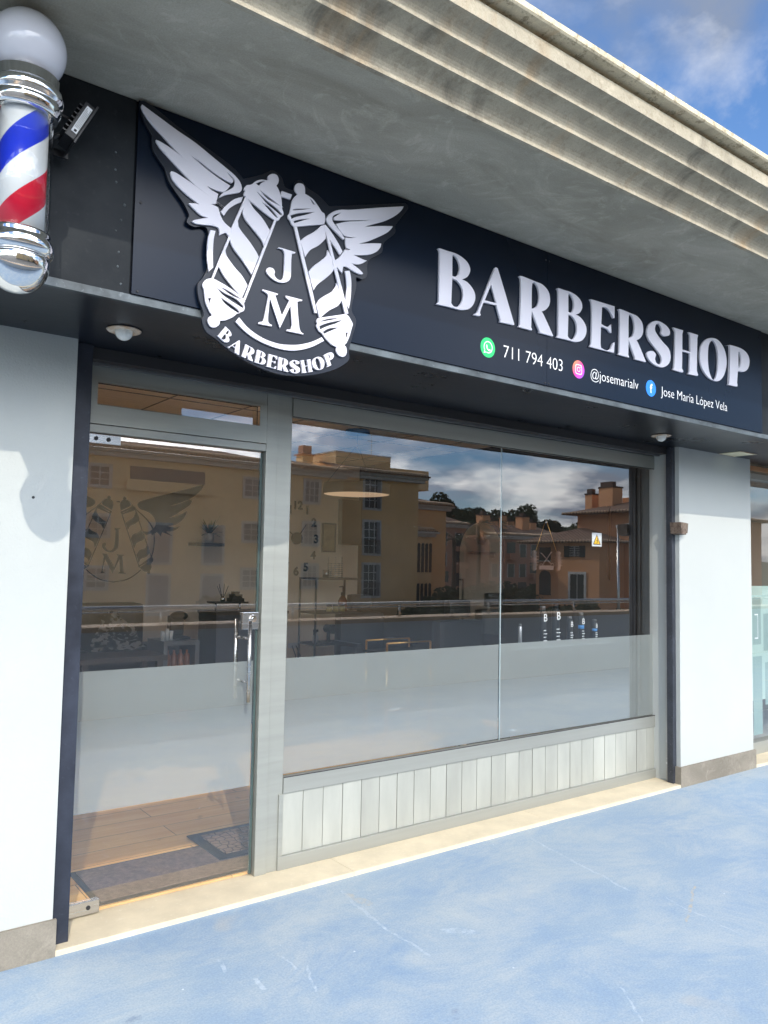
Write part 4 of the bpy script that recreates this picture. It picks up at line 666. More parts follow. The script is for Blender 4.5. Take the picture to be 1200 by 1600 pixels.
for nm, yy, xx in (('pull_handle', 0.165, 0.908), ('pull_handle', 0.315, 0.908)):
    bm = bmesh.new()
    tube(bm, [(xx, yy, 0.872), (xx, yy, 1.262)], 0.0095, 16)
    for z in (0.965, 1.175): tube(bm, [(xx, yy, z), (xx, YG-0.0005 if yy < YG else YG+0.0112, z)], 0.007, 12)
    obj(nm, bm, m_steel, dr)
# vinyl decal of the winged poles on the door
AX = 0.26467
def flat(name, shapes, parent, y0, mat):
    return shape_mesh(name, shapes, y0, 0.0006, mat, parent, bev=0.0, n=5, stagger=0.00002, up=10.0)
mirrored = [[[(2*AX-a, b, c) for a, b, c in reversed(lp)] for lp in sh] for sh in DECAL + DECAL_ARC]
dec = flat('door_decal', DECAL + DECAL_ARC + DECAL_TOP, dr, YG+0.0106, m_vinyl)
dec['label'] = 'dark winged twin barber pole emblem with the letters J and M on the door glass'
flat('decal_half', [s for s in mirrored], dec, YG+0.0106, m_vinyl)
flat('decal_letter', DECAL_J, dec, YG+0.0106, m_vinyl); flat('decal_letter', DECAL_M, dec, YG+0.0106, m_vinyl)

# ================================================================ signboard
sb = thing('signboard', (2.14, YF, ZT), 'navy black signboard over the shop reading BARBERSHOP with phone and social media lines', 'sign')
SY = YF-0.010
p1 = obj('panel', B((0.0, 2.1325, SY, YF-0.0025, ZT+0.024, ZS-0.003)), m_sign, sb)
p2 = obj('panel', B((2.1345, 4.272, SY, YF-0.0025, ZT+0.024, ZS-0.003)), m_sign, sb)
for x in (0.02, 2.12, 2.147, 4.25):
    for z in (2.482, 2.80, 3.12):
        bm = bmesh.new(); bmesh.ops.create_cone(bm, cap_ends=True, segments=10, radius1=0.005, radius2=0.004, depth=0.003, matrix=Matrix.Translation((x, SY-0.0016, z)) @ Matrix.Rotation(R(90), 4, 'X')); obj('screw', bm, m_gasket, sb)
bd = shape_mesh('emblem_board', BOARD, YF-0.028, 0.012, m_badge, sb, bev=0.001)
bd['label'] = 'winged emblem board with two barber poles and the letters J and M'
EY = YF-0.0375
shape_mesh('winged_poles', LOGO, EY, 0.009, m_letter, bd, bev=0.0012)
shape_mesh('raised_letter', LOGO_J, EY, 0.009, m_letter, bd); shape_mesh('raised_letter', LOGO_M, EY, 0.009, m_letter, bd)
def place_glyph(k, x, z, h, parent, yf, depth, rot=0.0, wide=1.0, centre=False, bev=0.0015):
    gl = GLYPH[k]; xs = [p[0] for p in gl[0]]
    s = h/0.262
    ox = min(xs); cxx = (max(xs)-ox)/2
    def xf(p):
        a = (p[0]-ox)*s*wide; b = (p[1]-2.7276)*s
        if centre: a -= cxx*s*wide
        return (x + a*math.cos(rot)-b*math.sin(rot), z + a*math.sin(rot)+b*math.cos(rot))
    shapes_ = [gl]
    if k == 'P' and centre:   # small P: stem and bowl cut separately
        shapes_ = [[[(3.8376, 2.988, 1), (3.9478, 2.990, 1), (3.9478, 2.8398, 1), (3.9358, 2.7596, 1), (3.9417, 2.7437, 1), (3.9353, 2.7349, 1), (3.8268, 2.7318, 1), (3.8500, 2.7509, 1), (3.8576, 2.9694, 1)]],
                   [[(3.93, 2.9935, 1), (3.9929, 2.9938, 0), (4.0667, 2.973, 0), (4.0938, 2.932, 0), (4.0753, 2.8776, 0), (4.0214, 2.8461, 0), (3.9478, 2.8398, 1), (3.93, 2.8398, 1)], gl[1]]]
    return shape_mesh('raised_letter', shapes_, yf, depth, m_letter, parent, bev=bev, n=4, xf=xf, up=1.0 if h > 0.1 else 20.0)
for k, x in zip('BARBERSHOP', (1.3808, 1.6118, 1.9098, 2.192, 2.4567, 2.700, 2.9673, 3.2229, 3.5133, 3.8268)):
    place_glyph(k, x, 2.7276, 0.262, sb, YF-0.0225, 0.0122, bev=0.0006)
def along(s_):
    for p_, q_ in zip(ARC, ARC[1:]):
        l_ = math.hypot(q_[0]-p_[0], q_[1]-p_[1])
        if s_ <= l_ or q_ is ARC[-1]: return (p_[0]+(q_[0]-p_[0])*s_/l_, p_[1]+(q_[1]-p_[1])*s_/l_)
        s_ -= l_
HL = 0.050
wd_ = [(max(p_[0] for p_ in GLYPH[k][0])-min(p_[0] for p_ in GLYPH[k][0]))*HL/0.262 for k in 'BARBERSHOP']
LT = sum(math.hypot(q_[0]-p_[0], q_[1]-p_[1]) for p_, q_ in zip(ARC, ARC[1:]))
gap = (LT-sum(wd_)+(wd_[0]+wd_[-1])/2)/9
s0 = 0.0
for i, k in enumerate('BARBERSHOP'):
    p, pa_, pb_ = along(s0), along(max(s0-0.03, 0)), along(min(s0+0.03, LT))
    rot = math.atan2(pb_[1]-pa_[1], pb_[0]-pa_[0])
    place_glyph(k, p[0]+math.sin(rot)*HL/2, p[1]-math.cos(rot)*HL/2, HL, bd, EY-0.0001*i, 0.009, rot, centre=True, bev=0.0)
    if i < 9: s0 += (wd_[i]+wd_[i+1])/2+gap
TY = SY-0.0006
text_mesh('printed_text', '711 794 403', 1.822, 2.5615, TY, 0.063, 0, m_print, sb, width=0.431, weight=-0.012)
text_mesh('printed_text', '@josemarialv', 2.480, 2.562, TY, 0.055, 0, m_print, sb, width=0.420, weight=-0.012)
text_mesh('printed_text', 'Jose María López Vela', 3.118, 2.5615, TY, 0.056, 0, m_print, sb, width=0.718, weight=-0.014)
def disc(bm, x, z, r, y, seg=40):
    poly(bm, [(x+r*math.cos(2*math.pi*k/seg), y, z+r*math.sin(2*math.pi*k/seg)) for k in range(seg)], (0, 0.0004, 0))
def ring(bm, x, z, r0, r1, y, a0=0, a1=360, seg=40, f=lambda a: 1):
    st = [R(a0+(a1-a0)*k/seg) for k in range(seg+1)]
    for a, b in zip(st, st[1:]):
        poly(bm, [(x+r*f(t)*math.cos(t), y, z+r*f(t)*math.sin(t)) for r, t in ((r0, a), (r1, a), (r1, b), (r0, b))])
def icon(x, z, mat, lab):
    bm = bmesh.new(); disc(bm, x, z, 0.048, TY-0.0002); o = obj('round_icon', bm, mat, sb); o['label'] = lab; return o
mg = M('icon_green', (0.02, 0.62, 0.16), 0.4, var=0.0); mb = M('icon_blue', (0.02, 0.22, 0.80), 0.4, var=0.0)
def mat_insta():
    m, t = new_mat('icon_gradient'); n = N(t); tc = n('ShaderNodeTexCoord'); s = n('ShaderNodeSeparateXYZ', {0: (tc, 'Generated')})
    a = n('ShaderNodeMath', {0: (s, 2), 1: (s, 0)}, operation='SUBTRACT'); mr = n('ShaderNodeMapRange', {0: (a, 0), 1: -1.0, 2: 1.0})
    r = n('ShaderNodeValToRGB', {0: (mr, 0)}); e = r.color_ramp.elements
    e[0].position = 0.15; e[0].color = (0.35, 0.08, 0.75, 1); e[1].position = 0.85; e[1].color = (0.9, 0.25, 0.10, 1); x = e.new(0.5); x.color = (0.85, 0.03, 0.30, 1)
    p = n('ShaderNodeBsdfPrincipled', {'Base Color': (r, 0), 'Roughness': 0.4}); n('ShaderNodeOutputMaterial', {0: (p, 0)}); return m
ic = icon(1.715, 2.5905, mg, 'green round telephone chat icon')
bm = bmesh.new(); y = TY-0.0012
ring(bm, 1.716, 2.592, 0.0245, 0.0295, y, -112, 222); poly(bm, [(1.704, y, 2.5655), (1.6865, y, 2.560), (1.692, y, 2.5775), (1.698, y, 2.5765), (1.6945, y, 2.5665), (1.703, y, 2.5695)])
ph = [(1.7035, 2.603), (1.7085, 2.6045), (1.7125, 2.596), (1.7105, 2.591), (1.7165, 2.584), (1.7225, 2.5815), (1.7265, 2.585), (1.7325, 2.581), (1.7305, 2.5755), (1.7215, 2.5735), (1.7085, 2.582), (1.702, 2.594)]
poly(bm, [(a, y, b) for a, b in ph]); obj('icon_mark', bm, m_print, ic)
ic = icon(2.380, 2.5935, mat_insta(), 'round camera icon in purple to orange')
bm = bmesh.new()
ring(bm, 2.380, 2.5935, 0.0225, 0.027, y, 0, 360, 48, lambda t: 1/((abs(math.cos(t))**5+abs(math.sin(t))**5)**0.2))
ring(bm, 2.380, 2.5935, 0.0095, 0.0135, y); disc(bm, 2.3935, 2.6075, 0.003, y-0.0003, 14); obj('icon_mark', bm, m_print, ic)
ic = icon(3.020, 2.5885, mb, 'round blue icon with a white letter f')
text_mesh('icon_mark', 'f', 3.0095, 2.563, y, 0.050, 0, m_print, ic, width=0.024, weight=0.03)

# ================================================================ barber pole
PX, PY = -0.418, -0.87
bp_ = thing('barber_pole', (PX, PY, 2.31), 'striped barber pole with white globe and chrome collars on the left of the fascia', 'barber pole')
def pl(name, prof, mat, seg=48, par=None):
    bm = bmesh.new(); lathe(bm, prof, PX, PY, seg); return obj(name, bm, mat, par or bp_)
bm = bmesh.new(); ball(bm, (PX, PY, 3.048), 0.1085, 48); obj('globe', bm, m_opal, bp_)
pl('top_collar', [(0.055, 2.962), (0.090, 2.960), (0.0945, 2.954), (0.0945, 2.925), (0.099, 2.920), (0.1045, 2.914), (0.1060, 2.900), (0.1035, 2.889), (0.0975, 2.883), (0.0965, 2.877), (0.0995, 2.871), (0.0990, 2.860), (0.0930, 2.850), (0.0915, 2.844), (0.088, 2.842), (0.06, 2.842)], m_chrome)
pl('glass_tube', [(0.0835, 2.475), (0.0835, 2.850), (0.081, 2.850), (0.081, 2.475)], m_clear)
bm = bmesh.new(); lathe(bm, [(0.058, 2.470), (0.068, 2.471), (0.068, 2.852), (0.058, 2.853)], PX, PY, 64)
cy = obj('striped_cylinder', bm, m_stripes, bp_)
for v in cy.data.vertices: v.co.z += 0.0
cy.data.transform(Matrix.Translation((0, 0, 0)))
pl('bottom_collar', [(0.06, 2.486), (0.0895, 2.486), (0.0915, 2.480), (0.0910, 2.473), (0.0925, 2.468), (0.0975, 2.460), (0.1010, 2.448), (0.1000, 2.436), (0.0950, 2.427), (0.088, 2.419), (0.06, 2.419)], m_chrome)
pl('end_cap', [(0.078, 2.4185)] + [(0.090*math.cos(a)**0.9 if a < 1.57 else 0, 2.413-0.098*math.sin(a)) for a in [i*math.pi/2/14 for i in range(15)]], m_chrome)
bm = bmesh.new()
for z in (2.455, 2.895): box(bm, PX-0.02, PX+0.02, PY+0.085, YF-0.0015, z-0.012, z+0.012)
box(bm, PX-0.035, PX+0.035, YF-0.010, YF-0.0016, 2.47, 2.88)
obj('wall_bracket', bm, m_steel, bp_)

# ================================================================ small things on the facade
fl = thing('floodlight', (-0.235, YF-0.06, 2.86), 'small black floodlight with a white sticker on the dark fascia behind the barber pole', 'floodlight')
rotm = Matrix.Translation((-0.232, -0.735, 2.935)) @ Matrix.Rotation(R(26), 4, 'Y') @ Matrix.Scale(0.82, 4)
bm = bmesh.new(); box(bm, -0.026, 0.014, -0.055, 0.055, -0.085, 0.085, bev=0.004); box(bm, 0.0145, 0.022, -0.062, 0.062, -0.096, 0.096, bev=0.002)
for k in range(7): box(bm, -0.040, -0.0265, -0.045, 0.045, -0.070+k*0.022, -0.064+k*0.022)
bm.transform(rotm); obj('housing', bm, m_plastic, fl)
bm = bmesh.new(); box(bm, -0.014, 0.009, -0.0572, -0.0562, -0.060, 0.070); bm.transform(rotm); st = obj('sticker', bm, m_paper, fl)
bm = bmesh.new()
for k in range(4): box(bm, -0.010+0.005*k, -0.0085+0.005*k, -0.0578, -0.0573, -0.038, 0.062-0.009*(k % 3))
box(bm, -0.006, 0.004, -0.0578, -0.0573, -0.055, -0.045)
bm.transform(rotm); obj('sticker_print', bm, m_ink, st)
bm = bmesh.new(); tube(bm, [(-0.33, YF-0.003, 2.87), (-0.33, -0.70, 2.87), (-0.245, -0.745, 2.92)], 0.008); tube(bm, [(-0.25, -0.72, 2.96), (-0.32, -0.68, 3.00), (-0.35, YF-0.003, 2.95)], 0.005)
box(bm, -0.36, -0.24, -0.668, -0.655, 2.855, 2.878)
obj('bracket', bm, m_plastic, fl)
def downlight(x, y, lab):
    t = thing('recessed_spotlight', (x, y, ZT), lab, 'spotlight', 'round spotlights under the black fascia')
    bm = bmesh.new(); lathe(bm, [(0.040, ZT-0.001), (0.060, ZT-0.001), (0.066, ZT-0.004), (0.062, ZT-0.008), (0.050, ZT-0.010), (0.040, ZT-0.006)], x, y, 40); obj('trim_ring', bm, m_rustring, t)
    bm = bmesh.new(); ball(bm, (x, y, ZT-0.010), 0.034, 24); obj('bulb', bm, m_bulb, t)
downlight(0.101, -0.257, 'rust stained round spotlight with opal bulb above the glass door')
downlight(3.741, -0.21, 'round spotlight with opal bulb above the right end of the wide window')
t = thing('square_ceiling_light', (4.90, -0.10, ZT), 'flat cream square light above the white pillar', 'light panel')
obj('diffuser', B((4.79, 5.01, -0.19, -0.02, ZT-0.0045, ZT-0.001)), m_cream, t)
obj('rim', B((4.785, 5.015, -0.195, -0.1902, ZT-0.006, ZT-0.001)), m_rustring, t); obj('rim', B((4.785, 5.015, -0.0198, -0.015, ZT-0.006, ZT-0.001)), m_rustring, t)
rb = thing('rusty_alarm_box', (4.255, -0.02, 1.80), 'small rusty metal box fixed to the left corner of the white pillar', 'alarm box')
bm = bmesh.new()
pr = [(4.215, 1.808), (4.272, 1.800), (4.279, 1.886), (4.206, 1.889)]
poly(bm, [(x, -0.058, z) for x, z in pr], (0, 0.09, 0)); obj('housing', bm, m_rust, rb)
bm = bmesh.new(); poly(bm, [(4.2795, -0.052, 1.812), (4.2795, 0.0-0.003, 1.815), (4.2835, -0.003, 1.885), (4.2835, -0.056, 1.884)], (0.018, 0, 0)); obj('side_lid', bm, m_rust, rb)
# ================================================================ inside the shop
ck = thing('wall_clock', (3.833, 4.69, 1.83), 'large wall clock of separate black numerals with two hands on the white back wall', 'clock')
bm = bmesh.new(); mt = Matrix.Translation((3.833, 4.680, 1.83)) @ Matrix.Rotation(R(90), 4, 'X')
bmesh.ops.create_cone(bm, cap_ends=True, segments=32, radius1=0.07, radius2=0.068, depth=0.03, matrix=mt); obj('hub', bm, m_plastic, ck)
for a, l, w in ((146, 0.27, 0.008), (55, 0.20, 0.010)):
    bm = bmesh.new(); c_, s_ = math.cos(R(a)), math.sin(R(a)); poly(bm, [(3.833-s_*w-c_*0.08, 4.668, 1.83+c_*w-s_*0.08), (3.833+s_*w-c_*0.08, 4.668, 1.83-c_*w-s_*0.08), (3.833+c_*l+s_*w*.3, 4.668, 1.83+s_*l-c_*w*.3), (3.833+c_*l-s_*w*.3, 4.668, 1.83+s_*l+c_*w*.3)], (0, 0.003, 0)); obj('clock_hand', bm, m_plastic, ck)
for h in range(1, 13):
    a = R(90-30*h); x = 3.833+0.40*math.cos(a)*(0.66 if True else 1); z = 1.83+0.385*math.sin(a)
    text_mesh('hour_numeral', str(h), x, z-0.045, 4.676, 0.095, 0.01, m_plastic, ck, align='CENTER', weight=0.03)
pn = thing('pendant_lamp', (3.147, 2.5, 2.16), 'flat round pendant lamp with dark drum rim hanging on thin wires', 'lamp')
bm = bmesh.new(); n_ = 56
lathe(bm, [(0.292, 2.172), (0.302, 2.165), (0.302, 2.262), (0.296, 2.262), (0.292, 2.185)], 3.147, 2.5, 64); obj('lamp_shade', bm, m_darkpanel, pn)
bm = bmesh.new(); lathe(bm, [(0.291, 2.168), (0.291, 2.176)], 3.147, 2.5, 64); obj('diffuser', bm, M('warm_diffuser', (0.80, 0.62, 0.42), 0.5, var=0.01, emis=((1.0, 0.70, 0.45), 0.28)), pn)
bm = bmesh.new()
for k in range(3): a = R(20+120*k); tube(bm, [(3.147+0.28*math.cos(a), 2.5+0.28*math.sin(a), 2.26), (3.147, 2.5, 2.62)], 0.0018, 6)
tube(bm, [(3.147, 2.5, 2.62), (3.147, 2.5, 2.74)], 0.003, 6); obj('wire', bm, m_plastic, pn)
bm = bmesh.new(); lathe(bm, [(0.11, 2.715), (0.11, 2.749)], 3.147, 2.5, 40); obj('ceiling_rose', bm, M('sky_reflection_rose', (0.05, 0.22, 0.50), 0.4, var=0.02), pn)  # blue of the mirrored sky put into the rose's own colour
pf = thing('framed_picture', (4.277, 4.69, 1.68), 'narrow framed sepia print hanging between the clock and the dark panel', 'picture')
obj('frame', B((4.181, 4.373, 4.672, 4.698, 1.679, 1.695), (4.181, 4.373, 4.672, 4.698, 2.010, 2.026), (4.181, 4.195, 4.672, 4.698, 1.6955, 2.0095), (4.359, 4.373, 4.672, 4.698, 1.6955, 2.0095)), m_dwood, pf)
obj('print', B((4.1955, 4.3585, 4.684, 4.698, 1.6955, 2.0095)), M('sepia_print', (0.46, 0.36, 0.18), 0.6, vscale=9, col2=(0.22, 0.15, 0.07)), pf)
wp_ = obj('wall_panel', B((4.413, 4.700, 4.62, 4.697, 1.773, 2.324), bev=0.004), m_darkpanel); tag(wp_, 'dark upright rectangular panel on the back wall below the pendant lamp', 'panel')
rk = thing('storage_rack', (3.94, 4.1, 0.03), 'tall open black metal rack with three shelves against the back wall', 'rack')
for x in (3.641, 4.232):
    for y in (3.93, 4.26):
        bm = bmesh.new(); tube(bm, [(x, y, 0.03), (x, y, 1.38)], 0.012, 8); obj('post', bm, m_plastic, rk)
for z in (0.68, 1.018, 1.385): obj('shelf', B((3.63, 4.243, 3.92, 4.27, z-0.02, z), bev=0.003), m_dwood, rk)
def bottle(name, x, y, z, prof, mat, lab, cat, group=None, extra=None, seg=20):
    t = thing(name, (x, y, z), lab, cat, group)
    bm = bmesh.new(); lathe(bm, [(r, z+h) for r, h in prof], x, y, seg); obj('body', bm, mat, t)
    if extra: extra(t)
    return t
wb = thing('wire_basket', (3.98, 4.08, 1.386), 'round wire basket standing on top of the rack', 'basket')
bm = bmesh.new()
for k in range(8): z = 1.392+k*0.022; tube(bm, [(3.98+0.085*math.cos(R(a)), 4.08+0.085*math.sin(R(a)), z) for a in range(0, 361, 20)], 0.002, 5, cap=False)
for a in range(0, 360, 30): tube(bm, [(3.98+0.085*math.cos(R(a)), 4.08+0.085*math.sin(R(a)), 1.388), (3.98+0.085*math.cos(R(a)), 4.08+0.085*math.sin(R(a)), 1.62 if a % 60 == 0 else 1.55)], 0.002, 5)
obj('wires', bm, m_steel, wb)
mgm = thing('mug', (3.84, 4.05, 1.386), 'small glass mug beside the wire basket on the rack', 'mug')
bm = bmesh.new(); lathe(bm, [(0.034, 1.386), (0.038, 1.475), (0.035, 1.475), (0.031, 1.392)], 3.84, 4.05, 20); obj('cup', bm, m_steel, mgm)
bm = bmesh.new(); tube(bm, [(3.875, 4.05, 1.46), (3.90, 4.05, 1.45), (3.90, 4.05, 1.41), (3.875, 4.05, 1.40)], 0.004, 6); obj('handle', bm, m_steel, mgm)
def pump(t):
    bm = bmesh.new(); tube(bm, [(4.07, 4.05, 1.19), (4.07, 4.05, 1.29)], 0.006, 8); tube(bm, [(4.07, 4.05, 1.29), (4.02, 4.05, 1.285)], 0.006, 8); lathe(bm, [(0.022, 1.19), (0.022, 1.225)], 4.07, 4.05, 16); obj('pump', bm, m_plastic, t)
bottle('pump_bottle', 4.07, 4.05, 1.019, [(0.05, 0), (0.052, 0.01), (0.052, 0.11), (0.035, 0.145), (0.018, 0.17)], m_amber, 'amber bottle with black pump on the middle shelf of the rack', 'bottle', extra=pump)
m_pot = M('pale_label_jar', (0.58, 0.50, 0.22), 0.4, var=0.1)
def lid(x):
    def f(t): bm = bmesh.new(); lathe(bm, [(0.033, 1.075), (0.033, 1.093)], x, 4.0, 20); obj('lid', bm, m_plastic, t)
    return f
for x, w in ((3.86, 'leftmost of the three pots'), (3.945, 'middle one of the three pots'), (4.03, 'rightmost of the three pots')):
    bottle('cream_jar', x, 4.0, 1.019, [(0.032, 0), (0.033, 0.055)], m_pot, 'small yellow labelled cream jar, '+w+' on the rack', 'jar', 'cream jars on the rack', lid(x))
def trig(t):
    bm = bmesh.new(); box(bm, 3.695, 3.75, 4.035, 4.055, 0.80, 0.825, bev=0.003); tube(bm, [(3.72, 4.045, 0.785), (3.72, 4.045, 0.81)], 0.012, 10); tube(bm, [(3.70, 4.045, 0.80), (3.693, 4.045, 0.77)], 0.004, 6); obj('trigger', bm, m_plastic, t)
bottle('spray_bottle', 3.72, 4.045, 0.681, [(0.032, 0), (0.034, 0.06), (0.022, 0.09), (0.014, 0.105)], m_whitep, 'small spray bottle with black trigger on the bottom shelf of the rack', 'bottle', extra=trig)
bottle('tall_flask', 4.10, 4.02, 0.681, [(0.03, 0), (0.031, 0.17), (0.027, 0.19), (0.027, 0.225)], m_silver, 'tall silver flask on the bottom shelf of the rack', 'flask')
hd = thing('hair_dryer', (3.89, 4.05, 0.681), 'hair dryer standing upright on the bottom shelf of the rack', 'hair dryer')
bm = bmesh.new(); tube(bm, [(3.89, 4.05, 0.682), (3.89, 4.05, 0.80)], [0.022, 0.018], 12); mt = Matrix.Translation((3.89, 4.02, 0.83)) @ Matrix.Rotation(R(90), 4, 'X'); bmesh.ops.create_cone(bm, cap_ends=True, segments=24, radius1=0.045, radius2=0.052, depth=0.14, matrix=mt); obj('body', bm, m_plastic, hd)
for i, x in enumerate((3.98, 4.03)):
    bottle('clipper', x, 4.02, 0.681, [(0.016, 0), (0.018, 0.06), (0.015, 0.12)], m_plastic, ('short black clipper standing left of the silver flask', 'black clipper standing right against the silver flask')[i], 'clipper', 'clippers on the rack', seg=12)
so_ = thing('wall_socket', (3.80, 4.69, 0.58), 'white wall socket with black cables near the floor of the back wall', 'socket')
obj('plate', B((3.76, 3.90, 4.685, 4.699, 0.56, 0.62), bev=0.003), m_whitep, so_)
bm = bmesh.new()
for k in range(2): tube(bm, [(3.80+k*0.05, 4.67, 0.59), (3.82+k*0.06, 4.62, 0.48), (3.78+k*0.09, 4.60, 0.30), (3.80+k*0.05, 4.62, 0.10)], 0.006, 6)
obj('cable', bm, m_plastic, so_)
# left side behind the door
sofa = thing('armchair', (1.50, 4.05, 0.03), 'black leather armchair seen through the door glass', 'armchair')
bm = bmesh.new(); box(bm, 1.16, 1.98, 3.80, 4.50, 0.25, 0.48, bev=0.05); obj('seat', bm, m_leather, sofa)
bm = bmesh.new(); box(bm, 1.22, 1.92, 4.30, 4.52, 0.45, 1.13, bev=0.09); obj('backrest', bm, m_leather, sofa)
for x in (1.12, 1.90): bm = bmesh.new(); box(bm, x, x+0.14, 3.78, 4.46, 0.25, 0.74, bev=0.05); obj('armrest', bm, m_leather, sofa)
for x in (1.2, 1.9):
    for y in (3.88, 4.44): bm = bmesh.new(); tube(bm, [(x, y, 0.03), (x, y, 0.26)], 0.02, 8); obj('leg', bm, m_plastic, sofa)
sofa2 = thing('bench_seat', (0.72, 4.2, 0.03), 'low black upholstered bench at the far left behind the door', 'bench')
bm = bmesh.new(); box(bm, 0.2, 1.08, 3.9, 4.5, 0.25, 0.5, bev=0.04); obj('seat', bm, m_leather, sofa2)
bm = bmesh.new(); box(bm, 0.2, 1.08, 4.42, 4.6, 0.5, 1.08, bev=0.06); obj('backrest', bm, m_leather, sofa2)
def mat_cow():
    m, t = new_mat('cow_print'); n = N(t); tc = n('ShaderNodeTexCoord')
    a = n('ShaderNodeTexNoise', {'Vector': (tc, 'Object'), 'Scale': 15.0, 'Detail': 1.0, 'Distortion': 1.0}); r = ramp(n, a, 0, 0.49, 0.52, (0.02, 0.02, 0.02), (0.60, 0.60, 0.58))
    p = n('ShaderNodeBsdfPrincipled', {'Base Color': (r, 0), 'Roughness': 0.9}); n('ShaderNodeOutputMaterial', {0: (p, 0)}); return m
bm = bmesh.new(); gd_ = []
for i in range(9):
    row = []
    for j in range(8):
        u, v = i/8, j/7
        row.append(bm.verts.new((1.36+0.36*u+0.05*math.sin(v*5)+(v-0.5)*0.12*(1 if u > .5 else -1), 4.16-0.02*math.sin(u*7)-0.40*v*v, 1.09-0.34*v-0.09*abs(u-0.45)*2*(1-v)+0.015*math.sin(u*11+v*4))))
    gd_.append(row)
for i in range(8):
    for j in range(7): f = bm.faces.new((gd_[i][j], gd_[i+1][j], gd_[i+1][j+1], gd_[i][j+1])); f.smooth = True
bmesh.ops.solidify(bm, geom=bm.faces[:], thickness=0.012)
th = obj('throw_blanket', bm, mat_cow()); tag(th, 'black and white patterned throw draped over the black armchair', 'blanket')
tb = thing('low_table', (0.95, 3.45, 0.03), 'low dark wooden table in front of the armchair', 'table')
obj('top', B((0.35, 1.72, 3.20, 3.66, 0.70, 0.745), bev=0.004), m_dwood, tb)
for x in (0.40, 1.02, 1.64):
    for y in (3.25, 3.61): obj('leg', B((x, x+0.05, y-0.025, y+0.025, 0.03, 0.6995)), m_dwood, tb)
fr_ = thing('mini_fridge', (1.98, 3.72, 0.03), 'small glass fronted drinks fridge beside the armchair', 'fridge')
m_fr = M('dark_grey_shell', (0.10, 0.105, 0.11), 0.4)
obj('cabinet', B((1.82, 1.86, 3.55, 3.95, 0.03, 0.82), (2.12, 2.16, 3.55, 3.95, 0.03, 0.82), (1.8605, 2.1195, 3.55, 3.95, 0.78, 0.82), (1.8605, 2.1195, 3.55, 3.95, 0.03, 0.07), (1.8605, 2.1195, 3.92, 3.95, 0.0705, 0.7795), (1.8605, 2.1195, 3.57, 3.91, 0.55, 0.56)), m_fr, fr_)
m_can = M('orange_can', (0.24, 0.075, 0.02), 0.3, var=0.1); m_can2 = M('red_can', (0.22, 0.015, 0.015), 0.3, var=0.1)
for k in range(4):
    bm = bmesh.new(); lathe(bm, [(0.028, 0.561), (0.03, 0.57), (0.03, 0.68), (0.012, 0.70), (0.012, 0.73)], 1.90+k*0.062, 3.66, 14); tag(obj('drink_bottle', bm, m_can), 'orange drink bottle on the upper shelf inside the mini fridge', 'bottle', 'drinks on the upper fridge shelf')
for k in range(4):
    bm = bmesh.new(); lathe(bm, [(0.028, 0.071), (0.031, 0.08), (0.031, 0.19), (0.026, 0.20)], 1.90+k*0.062, 3.66, 14); tag(obj('drink_can', bm, m_can2), 'red drink can on the floor of the mini fridge', 'can', 'cans on the lower fridge shelf')
cm = thing('coffee_machine', (2.04, 3.72, 0.821), 'rounded black coffee machine standing on the mini fridge', 'coffee machine')
bm = bmesh.new(); box(bm, 1.97, 2.12, 3.66, 3.90, 0.822, 0.845, bev=0.008); box(bm, 1.98, 2.11, 3.80, 3.90, 0.845, 1.03, bev=0.02); obj('body', bm, m_plastic, cm)
bm = bmesh.new(); ball(bm, (2.045, 3.77, 1.03), 0.082, 20, 0.55); obj('head', bm, m_plastic, cm)
for k, (x, z) in enumerate(((1.845, 0.821), (1.885, 0.821), (1.925, 0.821))):
    bm = bmesh.new(); lathe(bm, [(0.016, z), (0.019, z+0.085+0.02*(k == 1))], x, 3.65, 14)
    tag(obj('paper_cup', bm, m_whitep), ('white cup stack nearest the left edge of the mini fridge', 'tallest white cup stack on the mini fridge', 'white cup stack right beside the coffee machine')[k], 'cups', 'cup stacks on the fridge')
ct = thing('reception_counter', (2.55, 3.6, 0.03), 'dark blue grey reception counter near the door handle', 'counter')
obj('front', B((2.275, 3.02, 3.45, 3.85, 0.03, 1.05)), M('counter_front', (0.030, 0.035, 0.050), 0.5), ct)
obj('top', B((2.265, 3.03, 3.44, 3.86, 1.0505, 1.078), bev=0.003), m_dwood, ct)
gs = thing('glass_riser', (2.45, 3.6, 1.079), 'small raised glass shelf on short steel posts on the counter', 'shelf')
for x in (2.33, 2.58): bm = bmesh.new(); tube(bm, [(x, 3.6, 1.079), (x, 3.6, 1.155)], 0.009, 10); obj('post', bm, m_steel, gs)
obj('top', B((2.285, 2.62, 3.50, 3.70, 1.1555, 1.166)), m_plastic, gs)
rd = thing('reed_diffuser', (2.40, 3.6, 1.167), 'reed diffuser with dark sticks on the small glass shelf', 'diffuser')
bm = bmesh.new(); lathe(bm, [(0.022, 1.167), (0.024, 1.20), (0.010, 1.22)], 2.40, 3.6, 16); obj('bottle', bm, m_steel, rd)
bm = bmesh.new()
for k in range(7): a = R(51*k); tube(bm, [(2.40, 3.6, 1.18), (2.40+0.055*math.cos(a), 3.6+0.055*math.sin(a), 1.32+0.015*math.sin(k*2))], 0.0025, 5)
obj('reeds', bm, m_plastic, rd)
bx = thing('small_cash_box', (2.53, 3.6, 1.167), 'stepped brown box beside the reed diffuser on the glass shelf', 'box')
obj('body', B((2.47, 2.60, 3.55, 3.66, 1.167, 1.20), (2.49, 2.585, 3.56, 3.65, 1.2005, 1.235), (2.505, 2.56, 3.57, 3.64, 1.2355, 1.26)), m_dwood, bx)
